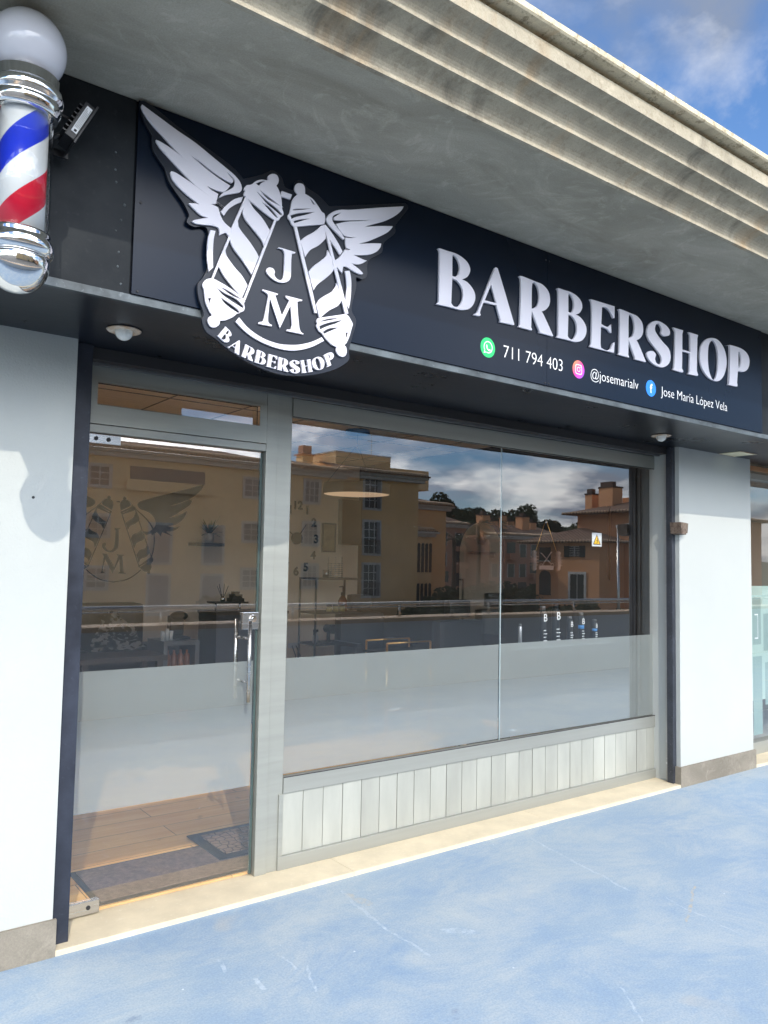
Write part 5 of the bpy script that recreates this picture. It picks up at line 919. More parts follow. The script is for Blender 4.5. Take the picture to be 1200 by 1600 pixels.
fs = obj('floating_shelf', B((2.508, 2.832, 4.50, 4.699, 1.705, 1.738)), m_plastic); tag(fs, 'short black floating shelf carrying a plant on the back wall', 'shelf')
pt = thing('potted_plant', (2.69, 4.58, 1.739), 'spiky green plant in a small white pot on the floating shelf', 'plant')
bm = bmesh.new(); lathe(bm, [(0.042, 1.739), (0.052, 1.84), (0.047, 1.84), (0.040, 1.80)], 2.69, 4.58, 24); obj('pot', bm, m_whitep, pt)
bm = bmesh.new(); rnd = random.Random(3)
for k in range(26):
    a = rnd.uniform(0, 6.28); l = rnd.uniform(0.12, 0.19); up_ = rnd.uniform(0.25, 1.0); w = 0.012
    dx_, dy_ = math.cos(a), math.sin(a); pr_ = [(2.69+dx_*l*t*(1.1-up_*0.5), 4.58+dy_*l*t*(1.1-up_*0.5), 1.82+l*(up_*t*1.3-0.5*t*t*(1.2-up_))) for t in (0, .35, .7, 1)]
    L_ = [bm.verts.new((x-dy_*w*s, y+dx_*w*s, z)) for (x, y, z), s in zip(pr_, (0.6, 1, 0.8, 0.05))]; R_ = [bm.verts.new((x+dy_*w*s, y-dx_*w*s, z+0.003)) for (x, y, z), s in zip(pr_, (0.6, 1, 0.8, 0.05))]
    for i in range(3): bm.faces.new((L_[i], R_[i], R_[i+1], L_[i+1]))
obj('leaves', bm, m_green, pt, normals=False)
# door mats
dm = thing('door_mat', (0.7, 0.45, 0.03), 'dark brown ribbed door mat just inside the glass door', 'mat')
obj('rubber_edge', B((0.26, 1.22, 0.275, 0.715, 0.0305, 0.036), bev=0.002), m_plastic, dm)
obj('pile', B((0.285, 1.195, 0.30, 0.69, 0.0365, 0.041)), M('brown_pile', (0.19, 0.125, 0.10), 0.95, var=0.2, vscale=40, bump=0.8, bscale=400), dm)
dm2 = thing('pebble_mat', (1.12, 0.65, 0.042), 'small mat with pebble pattern and black rubber border lying over the brown mat', 'mat')
rz = R(8)
bm = B((0.92, 1.52, 0.44, 0.86, 0.0425, 0.049), bev=0.003); obj('rubber_edge', bm, m_plastic, dm2)
def mat_pebble():
    m, t = new_mat('pebble_pattern'); n = N(t); tc = n('ShaderNodeTexCoord')
    v = n('ShaderNodeTexVoronoi', {'Vector': (tc, 'Object'), 'Scale': 22.0, 'Randomness': 0.6}, feature='DISTANCE_TO_EDGE'); r = ramp(n, v, 0, 0.03, 0.07, (0.035, 0.025, 0.02), (0.26, 0.17, 0.12))
    bp = n('ShaderNodeBump', {'Height': (v, 0), 'Distance': 0.01, 'Strength': 0.8}); p = n('ShaderNodeBsdfPrincipled', {'Base Color': (r, 0), 'Roughness': 0.8, 'Normal': (bp, 0)}); n('ShaderNodeOutputMaterial', {0: (p, 0)}); return m
obj('pebble_pile', B((0.975, 1.465, 0.49, 0.81, 0.0495, 0.053)), mat_pebble(), dm2)
# right side
am = thing('arched_mirror', (4.70, 2.52, 0.84), 'tall arched wall mirror on the charcoal side wall', 'mirror')
def arch(y0, y1, z0, z1, n_=20):
    r = (y1-y0)/2; c_ = (y0+y1)/2; return [(y0, z0), (y1, z0)] + [(c_+r*math.cos(math.pi*k/n_), z1-r+r*math.sin(math.pi*k/n_)) for k in range(n_+1)]
bm = bmesh.new(); poly(bm, [(4.7195, y, z) for y, z in arch(2.20, 2.84, 0.86, 2.00)], (-0.012, 0, 0)); obj('frame', bm, m_plastic, am)
bm = bmesh.new(); poly(bm, [(4.7070, y, z) for y, z in arch(2.212, 2.828, 0.872, 1.988)], (-0.003, 0, 0)); obj('mirror_glass', bm, m_mirror, am)
bc0 = None
def barber_chair(x, y, lab, grp='black barber chairs'):
    t = thing('barber_chair', (x, y, 0.03), lab, 'barber chair', grp)
    bm = bmesh.new(); lathe(bm, [(0.30, 0.03), (0.30, 0.045), (0.10, 0.07), (0.045, 0.09), (0.045, 0.42)], x, y, 32); obj('base', bm, m_chrome, t)
    bm = bmesh.new(); box(bm, x-0.29, x+0.29, y-0.27, y+0.27, 0.42, 0.58, bev=0.05); obj('seat', bm, m_leather, t)
    bm = bmesh.new(); box(bm, x-0.27, x+0.27, y+0.20, y+0.33, 0.56, 1.06, bev=0.055); obj('backrest', bm, m_leather, t)
    bm = bmesh.new(); box(bm, x-0.13, x+0.13, y+0.23, y+0.32, 1.08, 1.24, bev=0.035); obj('headrest', bm, m_leather, t)
    for s in (-1, 1):
        bm = bmesh.new(); box(bm, x+s*0.33-0.035, x+s*0.33+0.035, y-0.22, y+0.22, 0.76, 0.80, bev=0.015); tube(bm, [(x+s*0.33, y-0.15, 0.77), (x+s*0.33, y-0.1, 0.5), (x+s*0.26, y, 0.46)], 0.014, 8); obj('armrest', bm, m_leather, t)
    bm = bmesh.new(); tube(bm, [(x-0.18, y-0.28, 0.46), (x-0.18, y-0.50, 0.24), (x-0.18, y-0.55, 0.22)], 0.012, 8); tube(bm, [(x+0.18, y-0.28, 0.46), (x+0.18, y-0.50, 0.24), (x+0.18, y-0.55, 0.22)], 0.012, 8); tube(bm, [(x-0.22, y-0.52, 0.23), (x+0.22, y-0.52, 0.23)], 0.018, 8); obj('footrest', bm, m_chrome, t)
    return t
b1 = barber_chair(3.75, 3.0, 'black barber chair farther from the window, left of the arched mirror')
copy_thing(b1, (3.95, 1.75, 0.03), 'black barber chair nearest to the window, in front of the arched mirror')
ts = thing('tool_trolley', (3.42, 2.2, 0.03), 'low black trolley with gold legs and rail behind the frosted strip', 'trolley')
for x, y in ((3.18, 2.05), (3.66, 2.05), (3.18, 2.35), (3.66, 2.35)): bm = bmesh.new(); tube(bm, [(x, y, 0.03), (x, y, 0.88)], 0.010, 8); obj('leg', bm, m_gold, ts)
obj('shelf', B((3.16, 3.68, 2.03, 2.37, 0.78, 0.80), (3.16, 3.68, 2.03, 2.37, 0.5, 0.52)), m_plastic, ts)
bm = bmesh.new(); tube(bm, [(3.18, 2.05, 0.88), (3.66, 2.05, 0.88)], 0.008, 8); tube(bm, [(3.18, 2.35, 0.88), (3.66, 2.35, 0.88)], 0.008, 8); obj('rail', bm, m_gold, ts)
# window shelf with styling cans
ws = thing('window_shelf', (3.6, 0.55, 0.97), 'narrow glass display shelf behind the right window pane', 'shelf')
obj('top', B((3.05, 4.25, 0.48, 0.72, 0.985, 0.995)), M('glass_shelf', (0.20, 0.23, 0.24), 0.15), ws)
for x in (3.1, 4.2): obj('leg', B((x-0.02, x+0.02, 0.56, 0.60, 0.03, 0.9845)), m_plastic, ws)
m_can3 = M('charcoal_can', (0.016, 0.018, 0.022), 0.45, spec=0.2); m_bl = M('blue_band', (0.04, 0.25, 0.60), 0.4)
cans = [(3.253, 0.15, 0.014, m_silver, 'plain silver tube, leftmost on the window shelf', 0), (3.487, 0.27, 0.026, m_can3, 'tall dark can with a large white letter B, left one on the window shelf', 1), (3.625, 0.285, 0.030, m_can3, 'widest dark can with a white letter B and slanted lettering on the window shelf', 2), (3.784, 0.19, 0.022, m_can3, 'short dark can with white letter B and no blue band on the window shelf', 1), (3.915, 0.215, 0.022, m_can3, 'tall dark can with a blue band below the white letter B on the window shelf', 3), (4.074, 0.16, 0.020, m_can3, 'short dark can with a blue band, rightmost on the window shelf', 3)]
for x, h, r, mt_, lab, kind in cans:
    t = thing('styling_can', (x, 0.6, 0.996), lab, 'can', 'styling cans on the window shelf')
    bm = bmesh.new(); lathe(bm, [(r, 0.996), (r, 0.996+h*0.84), (r*0.6, 0.996+h*0.90)], x, 0.6, 24); obj('body', bm, mt_, t)
    bm = bmesh.new(); lathe(bm, [(r*0.75, 0.996+h*0.90), (r*0.75, 0.996+h)], x, 0.6, 20); obj('cap', bm, m_fr if kind != 2 else m_can3, t)
    if kind:
        z1 = 0.996+h*0.60
        text_mesh('letter_print', 'B', x, z1, 0.6-r-0.001, h*0.20, 0, m_print, t, align='CENTER')
        bm = bmesh.new()
        for k in range(4): zz = 0.996+h*(0.08+0.09*k); box(bm, x-r*0.75, x+r*(0.7-0.3*(k % 2)), 0.6-r-0.0012, 0.6-r-0.0008, zz, zz+0.005)
        obj('small_print', bm, m_paper, t)
        if kind == 3: bm = bmesh.new(); lathe(bm, [(r+0.0006, 0.996+h*0.44), (r+0.0006, 0.996+h*0.56)], x, 0.6, 24); obj('blue_band', bm, m_bl, t)
# hanging sign on cords
hs = thing('hanging_sign', (3.53, 0.62, 1.54), 'small hanging sign of two striped poles and scissors on two cords inside the window', 'sign')
bm = bmesh.new(); tube(bm, [(3.54, 0.62, 1.90), (3.43, 0.62, 1.66)], 0.0022, 5); tube(bm, [(3.54, 0.62, 1.90), (3.66, 0.62, 1.66)], 0.0022, 5); obj('cord', bm, m_gold, hs)
m_pink = M('pale_pink_board', (0.17, 0.105, 0.08), 0.7)
for x in (3.415, 3.675):
    bm = bmesh.new(); lathe(bm, [(0.006, 1.52), (0.020, 1.535), (0.016, 1.55), (0.018, 1.555), (0.018, 1.635), (0.016, 1.64), (0.020, 1.655), (0.006, 1.67)], x, 0.62, 16)
    for k in range(4): box(bm, x-0.021, x+0.021, 0.598, 0.642, 1.56+k*0.02, 1.566+k*0.02)
    obj('striped_pole', bm, m_pink, hs)
bm = bmesh.new(); poly(bm, [(3.47, 0.618, 1.53), (3.62, 0.618, 1.53), (3.62, 0.618, 1.56), (3.47, 0.618, 1.56)], (0, 0.006, 0)); tube(bm, [(3.50, 0.62, 1.56), (3.60, 0.62, 1.66)], 0.004, 6); tube(bm, [(3.60, 0.62, 1.57), (3.49, 0.62, 1.65)], 0.004, 6)
for x, z in ((3.49, 1.555), (3.61, 1.56)): tube(bm, [(x+0.018*math.cos(R(a)), 0.62, z+0.018*math.sin(R(a))) for a in range(0, 361, 30)], 0.003, 6, cap=False)
obj('scissors', bm, m_pink, hs)
hr = thing('hanging_ribbon', (4.28, 0.62, 1.46), 'long narrow cream strip hanging inside the window right of the warning sticker', 'ribbon')
bm = bmesh.new(); pv = None
for k in range(25):
    z = 2.045-k*0.0245; w = 0.013 if abs(k-12) > 3 else 0.010; ox = 0.012*math.sin(k*0.33) if 8 < k < 18 else 0
    c = [bm.verts.new((4.285-w+ox, 0.62, z)), bm.verts.new((4.285+w+ox, 0.62, z))]
    if pv: bm.faces.new((pv[0], pv[1], c[1], c[0]))
    pv = c
bmesh.ops.solidify(bm, geom=bm.faces[:], thickness=0.002); obj('strip', bm, M('cream_strip', (0.62, 0.56, 0.36), 0.6), hr)
ws_ = thing('warning_sticker', (3.633, YG, 1.70), 'white square warning sticker with a yellow triangle and black bolt on the window glass', 'sticker')
obj('sheet', B((3.580, 3.686, YG-0.0012, YG-0.0004, 1.700, 1.795)), m_paper, ws_)
bm = bmesh.new(); poly(bm, [(3.590, YG-0.0016, 1.712), (3.676, YG-0.0016, 1.712), (3.633, YG-0.0016, 1.786)], (0, 0.0003, 0)); obj('triangle_border', bm, m_ink, ws_)
bm = bmesh.new(); poly(bm, [(3.600, YG-0.0020, 1.718), (3.666, YG-0.0020, 1.718), (3.633, YG-0.0020, 1.775)], (0, 0.0003, 0)); obj('triangle', bm, m_yellow, ws_)
bm = bmesh.new(); yy = YG-0.0024
poly(bm, [(3.640, yy, 1.760), (3.625, yy, 1.740), (3.634, yy, 1.740), (3.630, yy, 1.7235), (3.626, yy, 1.7255), (3.632, yy, 1.719), (3.638, yy, 1.727), (3.6345, yy, 1.7245), (3.643, yy, 1.745), (3.634, yy, 1.745), (3.646, yy, 1.757)]); obj('bolt_mark', bm, m_ink, ws_)

# ================================================================ neighbour's window
nb = thing('neighbour_shopfront', (6.9, 0.2, 0.02), 'pale green frosted shop window of the neighbouring unit at the right edge', 'shopfront')
obj('frame_bar', B((5.30, 8.6, 0.17, 0.26, 2.33, 2.38), (5.30, 8.6, 0.17, 0.26, 0.022, 0.12), (5.30, 5.34, 0.17, 0.26, 0.1205, 2.3295), (6.9, 6.98, 0.17, 0.26, 0.1205, 2.3295)), m_alu, nb)
obj('wood_trim', B((5.28, 8.6, 0.10, 0.14, 2.39, 2.425)), M('orange_wood', (0.40, 0.19, 0.08), 0.5), nb)
obj('glass_pane', B((5.3405, 6.8995, 0.215, 0.223, 0.1205, 2.3295), (6.9805, 8.6, 0.215, 0.223, 0.1205, 2.3295)), m_glass, nb)
m_gf = M('green_frosted_film', (0.42, 0.56, 0.50), 0.7, var=0.03); m_gf2 = M('darker_frosted_square', (0.26, 0.37, 0.34), 0.7, var=0.03)
obj('frosted_film', B((5.342, 6.898, 0.2238, 0.2246, 0.45, 1.42), (6.982, 8.6, 0.2238, 0.2246, 0.45, 1.42)), m_gf, nb)
bm = bmesh.new()
for x, z, w, h in ((5.70, 0.92, 0.14, 0.40), (5.88, 0.86, 0.16, 0.32), (5.50, 1.05, 0.16, 0.22), (5.70, 0.16, 0.15, 0.66), (5.90, 0.40, 0.3, 0.36), (5.45, 0.5, 0.2, 0.3)): box(bm, x, x+w, 0.2232, 0.2237, z, z+h)
obj('frosted_square', bm, m_gf2, nb)
bm = B((5.735, 5.79, 0.2226, 0.2231, 1.17, 1.18), (5.735, 5.79, 0.2226, 0.2231, 0.97, 0.98), (5.785, 5.79, 0.2226, 0.2231, 0.9805, 1.1695)); obj('square_outline', bm, m_print, nb)
obj('counter', B((5.5, 8.4, 1.2, 1.8, 0.03, 0.5)), m_darkpanel, nb)

# ================================================================ everything across the terrace, seen in the glass (y is mirrored about the pane)
def MY(v): return 2*YG - v
def mbox(bm, x0, x1, v0, v1, z0, z1, bev=0): box(bm, x0, x1, MY(v1), MY(v0), z0, z1, bev)
GZ = -3.4
gr = struct(obj('street_ground', B((-500, 600, -600, -4.6, GZ-0.5, GZ)), M('street_surface', (0.13, 0.125, 0.115), 0.95, var=0.2, vscale=0.3), base=(0, -50, GZ)))
bm = bmesh.new(); vs = []
for i in range(25):
    row = []
    for j in range(9):
        x = -40+i*16; v = 95+j*16
        z = GZ-0.3 + 13.5*(1-math.exp(-(j/3.2)**2))*(0.75+0.25*math.sin(i*0.7)+0.1*math.sin(i*2.1+j))
        row.append(bm.verts.new((x, MY(v), z)))
    vs.append(row)
for i in range(24):
    for j in range(8): f = bm.faces.new((vs[i][j], vs[i+1][j], vs[i+1][j+1], vs[i][j+1])); f.smooth = True
struct(obj('hillside', bm, mat_leaf('scrub', (0.025, 0.035, 0.015), (0.06, 0.07, 0.03))))
pw = thing('parapet_wall', (3, MY(4.7), 0), 'low white parapet wall with tan coping and steel handrail along the terrace edge', 'parapet')
bm = bmesh.new(); mbox(bm, -14, 26, 4.55, 4.78, 0.0005, 0.835); obj('wall', bm, M('parapet_render', (0.62, 0.64, 0.66), 0.85, var=0.03), pw)
bm = bmesh.new(); mbox(bm, -14, 26, 4.48, 4.85, 0.8355, 0.885, 0.006); obj('cap', bm, M('tan_coping', (0.52, 0.36, 0.22), 0.6, var=0.1), pw)
bm = bmesh.new(); tube(bm, [(-14, MY(4.66), 1.055), (26, MY(4.66), 1.055)], 0.022, 12); tube(bm, [(-14, MY(4.66), 1.012), (26, MY(4.66), 1.012)], 0.009, 8); obj('handrail', bm, m_steel, pw)
for k in range(-7, 16):
    x = 0.65+k*1.57
    bm = bmesh.new(); tube(bm, [(x, MY(4.66), 0.886), (x, MY(4.66), 1.04)], 0.014, 8); obj('rail_post', bm, m_steel, pw)

m_yel = M('yellow_render', (0.82, 0.51, 0.235), 0.9, var=0.05, vscale=0.5); m_yel2 = M('pale_yellow_render', (0.93, 0.63, 0.33), 0.9, var=0.04, vscale=0.5)
m_trim = M('white_stone_trim', (0.60, 0.57, 0.52), 0.8); m_shut = M('grey_shutter', (0.22, 0.23, 0.24), 0.6); m_pane_shade = M('dark_glass_and_recess_shade', (0.03, 0.04, 0.05), 0.1); m_sash = M('white_sash', (0.65, 0.65, 0.62), 0.5)  # dark pane tone also serves as painted shade of open recesses
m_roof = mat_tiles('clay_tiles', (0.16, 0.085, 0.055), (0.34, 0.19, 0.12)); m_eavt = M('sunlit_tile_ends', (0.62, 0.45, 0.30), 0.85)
m_pinkr = M('terracotta_pink_render', (0.52, 0.28, 0.19), 0.9, var=0.06, vscale=0.4); m_or = M('orange_render', (0.68, 0.32, 0.15), 0.9, var=0.05, vscale=0.5); m_or2 = M('lighter_orange_render', (0.78, 0.40, 0.20), 0.9, var=0.05, vscale=0.5)
m_cap = M('dark_chimney_cap', (0.10, 0.06, 0.045), 0.8); m_sh_g = M('dark_green_shutter', (0.020, 0.035, 0.035), 0.6)
def win(par, x, z, w, h, v, kind='w', nx=2, nz=3, name='window'):
    """window in a wall facing the terrace: surround, panes, glazing bars or shutters"""
    bm = bmesh.new(); t_ = 0.16
    for a in ((x-w/2-t_, x-w/2, z-h/2-t_, z+h/2+t_), (x+w/2, x+w/2+t_, z-h/2-t_, z+h/2+t_), (x-w/2+.001, x+w/2-.001, z+h/2, z+h/2+t_), (x-w/2+.001, x+w/2-.001, z-h/2-t_, z-h/2)): mbox(bm, a[0], a[1], v-0.06, v+0.1, a[2], a[3])
    o = obj(name, bm, m_trim, par)
    bm = bmesh.new(); mbox(bm, x-w/2, x+w/2, v-0.012, v+0.09, z-h/2, z+h/2); obj('shutter' if kind == 's' else 'pane', bm, m_shut if kind == 's' else m_pane_shade, o)
    if kind != 's':
        bm = bmesh.new()
        for i in range(nx+1): xx = x-w/2+w*i/nx; mbox(bm, xx-0.035, xx+0.035, v-0.045, v-0.0125, z-h/2, z+h/2)
        for i in range(nz+1): zz = z-h/2+h*i/nz; mbox(bm, x-w/2, x+w/2, v-0.040, v-0.0127, zz-0.03, zz+0.03)
        obj('glazing_bars', bm, m_sash, o)
        if kind == 'f':
            bm = bmesh.new(); mbox(bm, x+w/2-0.32, x+w/2, v-0.10, v-0.05, z-h/2, z+h/2); obj('shutter', bm, m_shut, o)
            bm = bmesh.new()
            for i in range(12): xx = x-w/2+w*i/11; mbox(bm, xx-0.012, xx+0.012, v-0.20, v-0.18, z-h/2, z-h/2+0.95)
            mbox(bm, x-w/2, x+w/2, v-0.21, v-0.17, z-h/2+0.95, z-h/2+1.0); obj('balcony_rail', bm, m_cap, o)
    return o
def eave(par, x0, x1, v, z, depth=0.9, rise=1.6, back=6, tiles=True, mat=None, name='roof'):
    """pitched tiled roof whose eave runs along x, with white cornice and rounded tile ends"""
    bm = bmesh.new()
    a = [(x0-depth*0.6, v-depth, z+0.22), (x1+depth*0.6, v-depth, z+0.22), (x1-1.5, v+back, z+rise), (x0+1.5, v+back, z+rise)]
    top = [bm.verts.new((x, MY(y), q)) for x, y, q in a]; bot = [bm.verts.new((x, MY(y), q-0.12)) for x, y, q in a]
    bm.faces.new(top); bm.faces.new(bot[::-1])
    for i in range(4): bm.faces.new((top[i], bot[i], bot[(i+1) % 4], top[(i+1) % 4]))
    o = obj(name, bm, mat or m_roof, par)
    bm = bmesh.new(); mbox(bm, x0-0.35, x1+0.35, v-0.45, v+0.3, z-0.32, z-0.05); mbox(bm, x0-0.55, x1+0.55, v-0.70, v+0.3, z-0.0495, z+0.12); obj('eave_cornice', bm, m_trim, par)
    if tiles:
        bm = bmesh.new(); k = int((x1-x0+1)/0.30)
        for i in range(k):
            xx = x0-0.5+i*0.30
            tube(bm, [(xx, MY(v-depth-0.05), z+0.27), (xx, MY(v-depth+0.75), z+0.27+0.75*(rise-0.22)/(back+depth)+0.02)], [0.105, 0.085], 8)
        obj('tile_ends', bm, m_eavt, par)
    return o
yb = thing('yellow_apartment_building', (20, MY(50), GZ), 'long yellow rendered apartment building with tiled eaves across the street', 'building')
bm = bmesh.new(); mbox(bm, -12, 25.6, 44.0, 60, GZ, 8.0); obj('wall', bm, m_yel2, yb)
bm = bmesh.new(); mbox(bm, 25.6005, 31.5, 44.9, 60, GZ, 8.0); obj('wall', bm, m_yel2, yb)
bm = bmesh.new(); mbox(bm, 31.5005, 39.53, 46.0, 60, GZ, 8.3); obj('wall', bm, m_yel, yb)
eave(yb, -12, 25.6, 44, 7.95); eave(yb, 26.6, 31.2, 44.9, 8.0); eave(yb, 32.3, 39.5, 46, 8.35)
for x in (13.6, 23.6):
    for z in (6.45, 3.5, 0.4): win(yb, x, z, 1.15, 1.15, 44.0, 'w', 2, 3)
for x in (17.4, 20.9):
    for z in (2.55, -0.6): win(yb, x, z, 1.25, 2.3, 44.0, 's')
for x in (5.6, 9.6):
    for z in (6.45, 3.5, 0.4): win(yb, x, z, 1.15, 1.3, 44.0, 'w', 2, 3)
bm = bmesh.new(); mbox(bm, 15.2, 20.4, 43.7, 44.05, 5.75, 5.85); mbox(bm, 15.4, 20.2, 43.98, 44.1, 5.9, 7.2); obj('loggia_recess', bm, m_pane_shade, yb)  # flat dark slab; the shade of the recess is in its colour
bm = bmesh.new(); mbox(bm, 15.1, 20.5, 43.6, 43.68, 5.7, 6.35); obj('balcony_front', bm, m_yel2, yb)
for z in (6.6, 3.6, 0.6): win(yb, 28.8, z, 1.15, 1.5, 44.9, 'w', 3, 3)
for z in (7.0, 3.55, 0.3): win(yb, 34.95, z, 1.5, 2.4, 46.0, 'f', 3, 4)
bm = bmesh.new(); mbox(bm, 34.13, 39.7, 50, 54.2, 8.2, 10.55); obj('roof_block', bm, m_yel2, yb)
bm = bmesh.new(); mbox(bm, 34.08, 39.75, 49.95, 54.25, 10.5505, 10.66); obj('roof_block_cap', bm, m_trim, yb)
bm = bmesh.new(); mbox(bm, 39.7005, 45.2, 51.5, 54.2, 8.2, 9.95); obj('roof_block', bm, m_yel2, yb)
bm = bmesh.new(); mbox(bm, 32.2, 33.2, 52, 53, 8.0, 10.3); obj('chimney', bm, m_yel2, yb)
bm = bmesh.new(); mbox(bm, 32.05, 33.35, 51.85, 53.15, 10.3, 10.4); mbox(bm, 32.3, 33.1, 52.1, 52.9, 10.4005, 11.1); obj('chimney_cap', bm, m_pinkr, yb)
bm = bmesh.new(); tube(bm, [(38.05, MY(50.5), 10.6), (38.05, MY(50.5), 12.9)], 0.03, 6)
for z in (12.7, 12.4, 11.9): tube(bm, [(37.6, MY(50.5), z), (38.5, MY(50.5), z+0.05)], 0.018, 5)
obj('antenna', bm, m_steel, yb)
yr = thing('yellow_rear_wing', (46, MY(56), GZ), 'yellow set back wing with arched loggia windows behind the big yellow building', 'building')
bm = bmesh.new(); mbox(bm, 40.0, 49.55, 54, 66, GZ, 7.05); obj('wall', bm, m_yel, yr)
eave(yr, 42, 49.5, 54, 7.0)
bm = bmesh.new(); mbox(bm, 40.5, 44.4, 50.0, 53.999, GZ, 4.2); obj('loggia', bm, m_yel2, yr)
eave(yr, 40.5, 44.2, 50, 4.3, 0.6, 1.3, 3.5, name='loggia_roof')
bm = bmesh.new(); mbox(bm, 42.0, 43.5, 55, 57, 7.06, 9.6); obj('chimney', bm, m_yel, yr)
for z0 in (2.1, -1.4):
    for i in range(4):
        bm = bmesh.new(); x = 42.95+i*0.44; pts = [(x-0.15, z0-1.2), (x+0.15, z0-1.2)]+[(x+0.15*math.cos(math.pi*k/8), z0+1.2+0.15*math.sin(math.pi*k/8)) for k in range(9)]
        poly(bm, [(a, MY(49.985), b) for a, b in pts], (0, -0.03 if False else 0.03, 0)); obj('arched_window', bm, m_pane_shade, yr)
# pink and terracotta apartment blocks with balconies
def block(name, x0, x1, v, back, top, mat, lab, nb_, floors, chim):
    t = thing(name, ((x0+x1)/2, MY(v), GZ), lab, 'building', 'terracotta blocks across the street')
    bm = bmesh.new(); mbox(bm, x0, x1, v, v+back, GZ, top); obj('wall', bm, mat, t)
    eave(t, x0, x1, v, top, 0.7, 1.9, 5)
    w = (x1-x0)/nb_
    for f in range(floors):
        z = top-1.9-f*2.75
        for i in range(nb_):
            xc = x0+w*(i+0.5)
            if (i+f) % 3 == 0:
                bm = bmesh.new(); mbox(bm, xc-w*0.36, xc+w*0.36, v-0.02, v+0.05, z-0.35, z+1.15); o = obj('balcony_opening', bm, m_pane_shade, t)  # no depth behind it, dark colour stands for the shaded recess
                bm = bmesh.new(); mbox(bm, xc-w*0.40, xc+w*0.40, v-0.9, v-0.75, z-1.2, z-0.35); mbox(bm, xc-w*0.40, xc+w*0.40, v-0.7495, v-0.021, z-1.2, z-1.08); obj('balcony', bm, mat, o)
            else:
                bm = bmesh.new(); mbox(bm, xc-0.55, xc+0.55, v-0.03, v+0.05, z-0.9, z+0.9); o = obj('window', bm, m_pane_shade, t)
                bm = bmesh.new(); mbox(bm, xc-0.70, xc-0.5505, v-0.06, v+0.04, z-0.95, z+0.95); mbox(bm, xc+0.5505, xc+0.70, v-0.06, v+0.04, z-0.95, z+0.95); obj('shutter', bm, m_trim, o)
    for cx, ch in chim:
        bm = bmesh.new(); mbox(bm, cx-0.7, cx+0.7, v+2.5, v+3.9, top, top+ch); c = obj('chimney', bm, m_or2, t)
        bm = bmesh.new(); mbox(bm, cx-0.8, cx+0.8, v+2.4, v+4.0, top+ch+0.001, top+ch+0.18); mbox(bm, cx-0.35, cx+0.35, v+2.9, v+3.5, top+ch+0.181, top+ch+0.6); obj('chimney_cap', bm, m_cap, c)
    return t
block('apartment_block', 66, 74.5, 78, 12, 7.0, m_pinkr, 'terracotta pink apartment block just right of the yellow wing', 3, 4, [(70, 2.6)])
block('apartment_block', 75, 84, 74, 10, 5.6, m_pinkr, 'lower terracotta block with several chimneys in the middle of the reflection', 4, 3, [(77, 3.0), (81.5, 3.0)])
block('apartment_block', 84.5, 96, 79, 10, 6.2, m_pinkr, 'terracotta block with tiled roof behind the orange house', 4, 3, [(87, 2.2), (92, 2.2)])
block('apartment_block', 68, 80, 92, 10, 9.4, m_or, 'taller orange block on the slope behind the terracotta block', 4, 3, [(72, 2.0), (75, 1.8)])
# orange corner house
oh = thing('orange_house', (50, MY(38), GZ), 'bright orange corner house with hipped tile roof and dark green shutters', 'house')
bm = bmesh.new(); mbox(bm, 48, 66, 34.67, 38.7, GZ, 3.55); obj('wall', bm, m_or2, oh)
bm = bmesh.new(); mbox(bm, 48.35, 60, 38.7005, 41.3, GZ, 3.5); obj('wall', bm, m_or, oh)
def xface(par, name, v0, v1, z0, z1, mat, x=48.0, t_=0.04, pts=None):
    bm = bmesh.new()
    if pts is None: mbox(bm, x-t_, x+0.02, v0, v1, z0, z1)
    else: poly(bm, [(x+0.01, MY(a), b) for a, b in pts], (-t_-0.01, 0, 0))
    return obj(name, bm, mat, par)
w_ = xface(oh, 'window', 36.55, 37.55, 2.40, 3.22, m_pane_shade)
xface(w_, 'shutter', 37.56, 38.05, 2.35, 3.25, m_sh_g, t_=0.09); xface(w_, 'shutter', 36.05, 36.54, 2.35, 3.25, m_sh_g, t_=0.09)
bm = bmesh.new()
for k in range(6): mbox(bm, 47.93, 47.955, 36.56, 37.54, 2.45+k*0.14, 2.49+k*0.14)
mbox(bm, 47.92, 47.95, 37.03, 37.07, 2.42, 3.2); obj('bars', bm, m_sash, w_)
d_ = xface(oh, 'door', 36.1, 37.45, -1.0, 1.0, m_sh_g, t_=0.05)
xface(d_, 'door_surround', 35.9, 36.099, -1.0, 1.2, m_sash, t_=0.08); xface(d_, 'door_surround', 37.451, 37.65, -1.0, 1.2, m_sash, t_=0.08); xface(d_, 'door_surround', 36.0995, 37.4505, 1.001, 1.2, m_sash, t_=0.078); xface(d_, 'glazing_bar', 36.74, 36.80, -1.0, 1.0, m_sash, t_=0.06)
pts = [(39.75, -0.75), (40.95, -0.75)]+[(40.35+0.6*math.cos(math.pi*k/10), 0.75+0.5*math.sin(math.pi*k/10)) for k in range(11)]
xface(oh, 'arched_opening', 0, 0, 0, 0, m_pane_shade, x=48.35, pts=pts); xface(oh, 'balcony_opening', 39.75, 40.95, 2.05, 3.15, m_pane_shade, x=48.35)  # loggia openings as flat dark sheets, their shade painted in
xface(oh, 'balcony_sill', 39.7, 41.0, 1.98, 2.049, m_trim, x=48.35, t_=0.2)
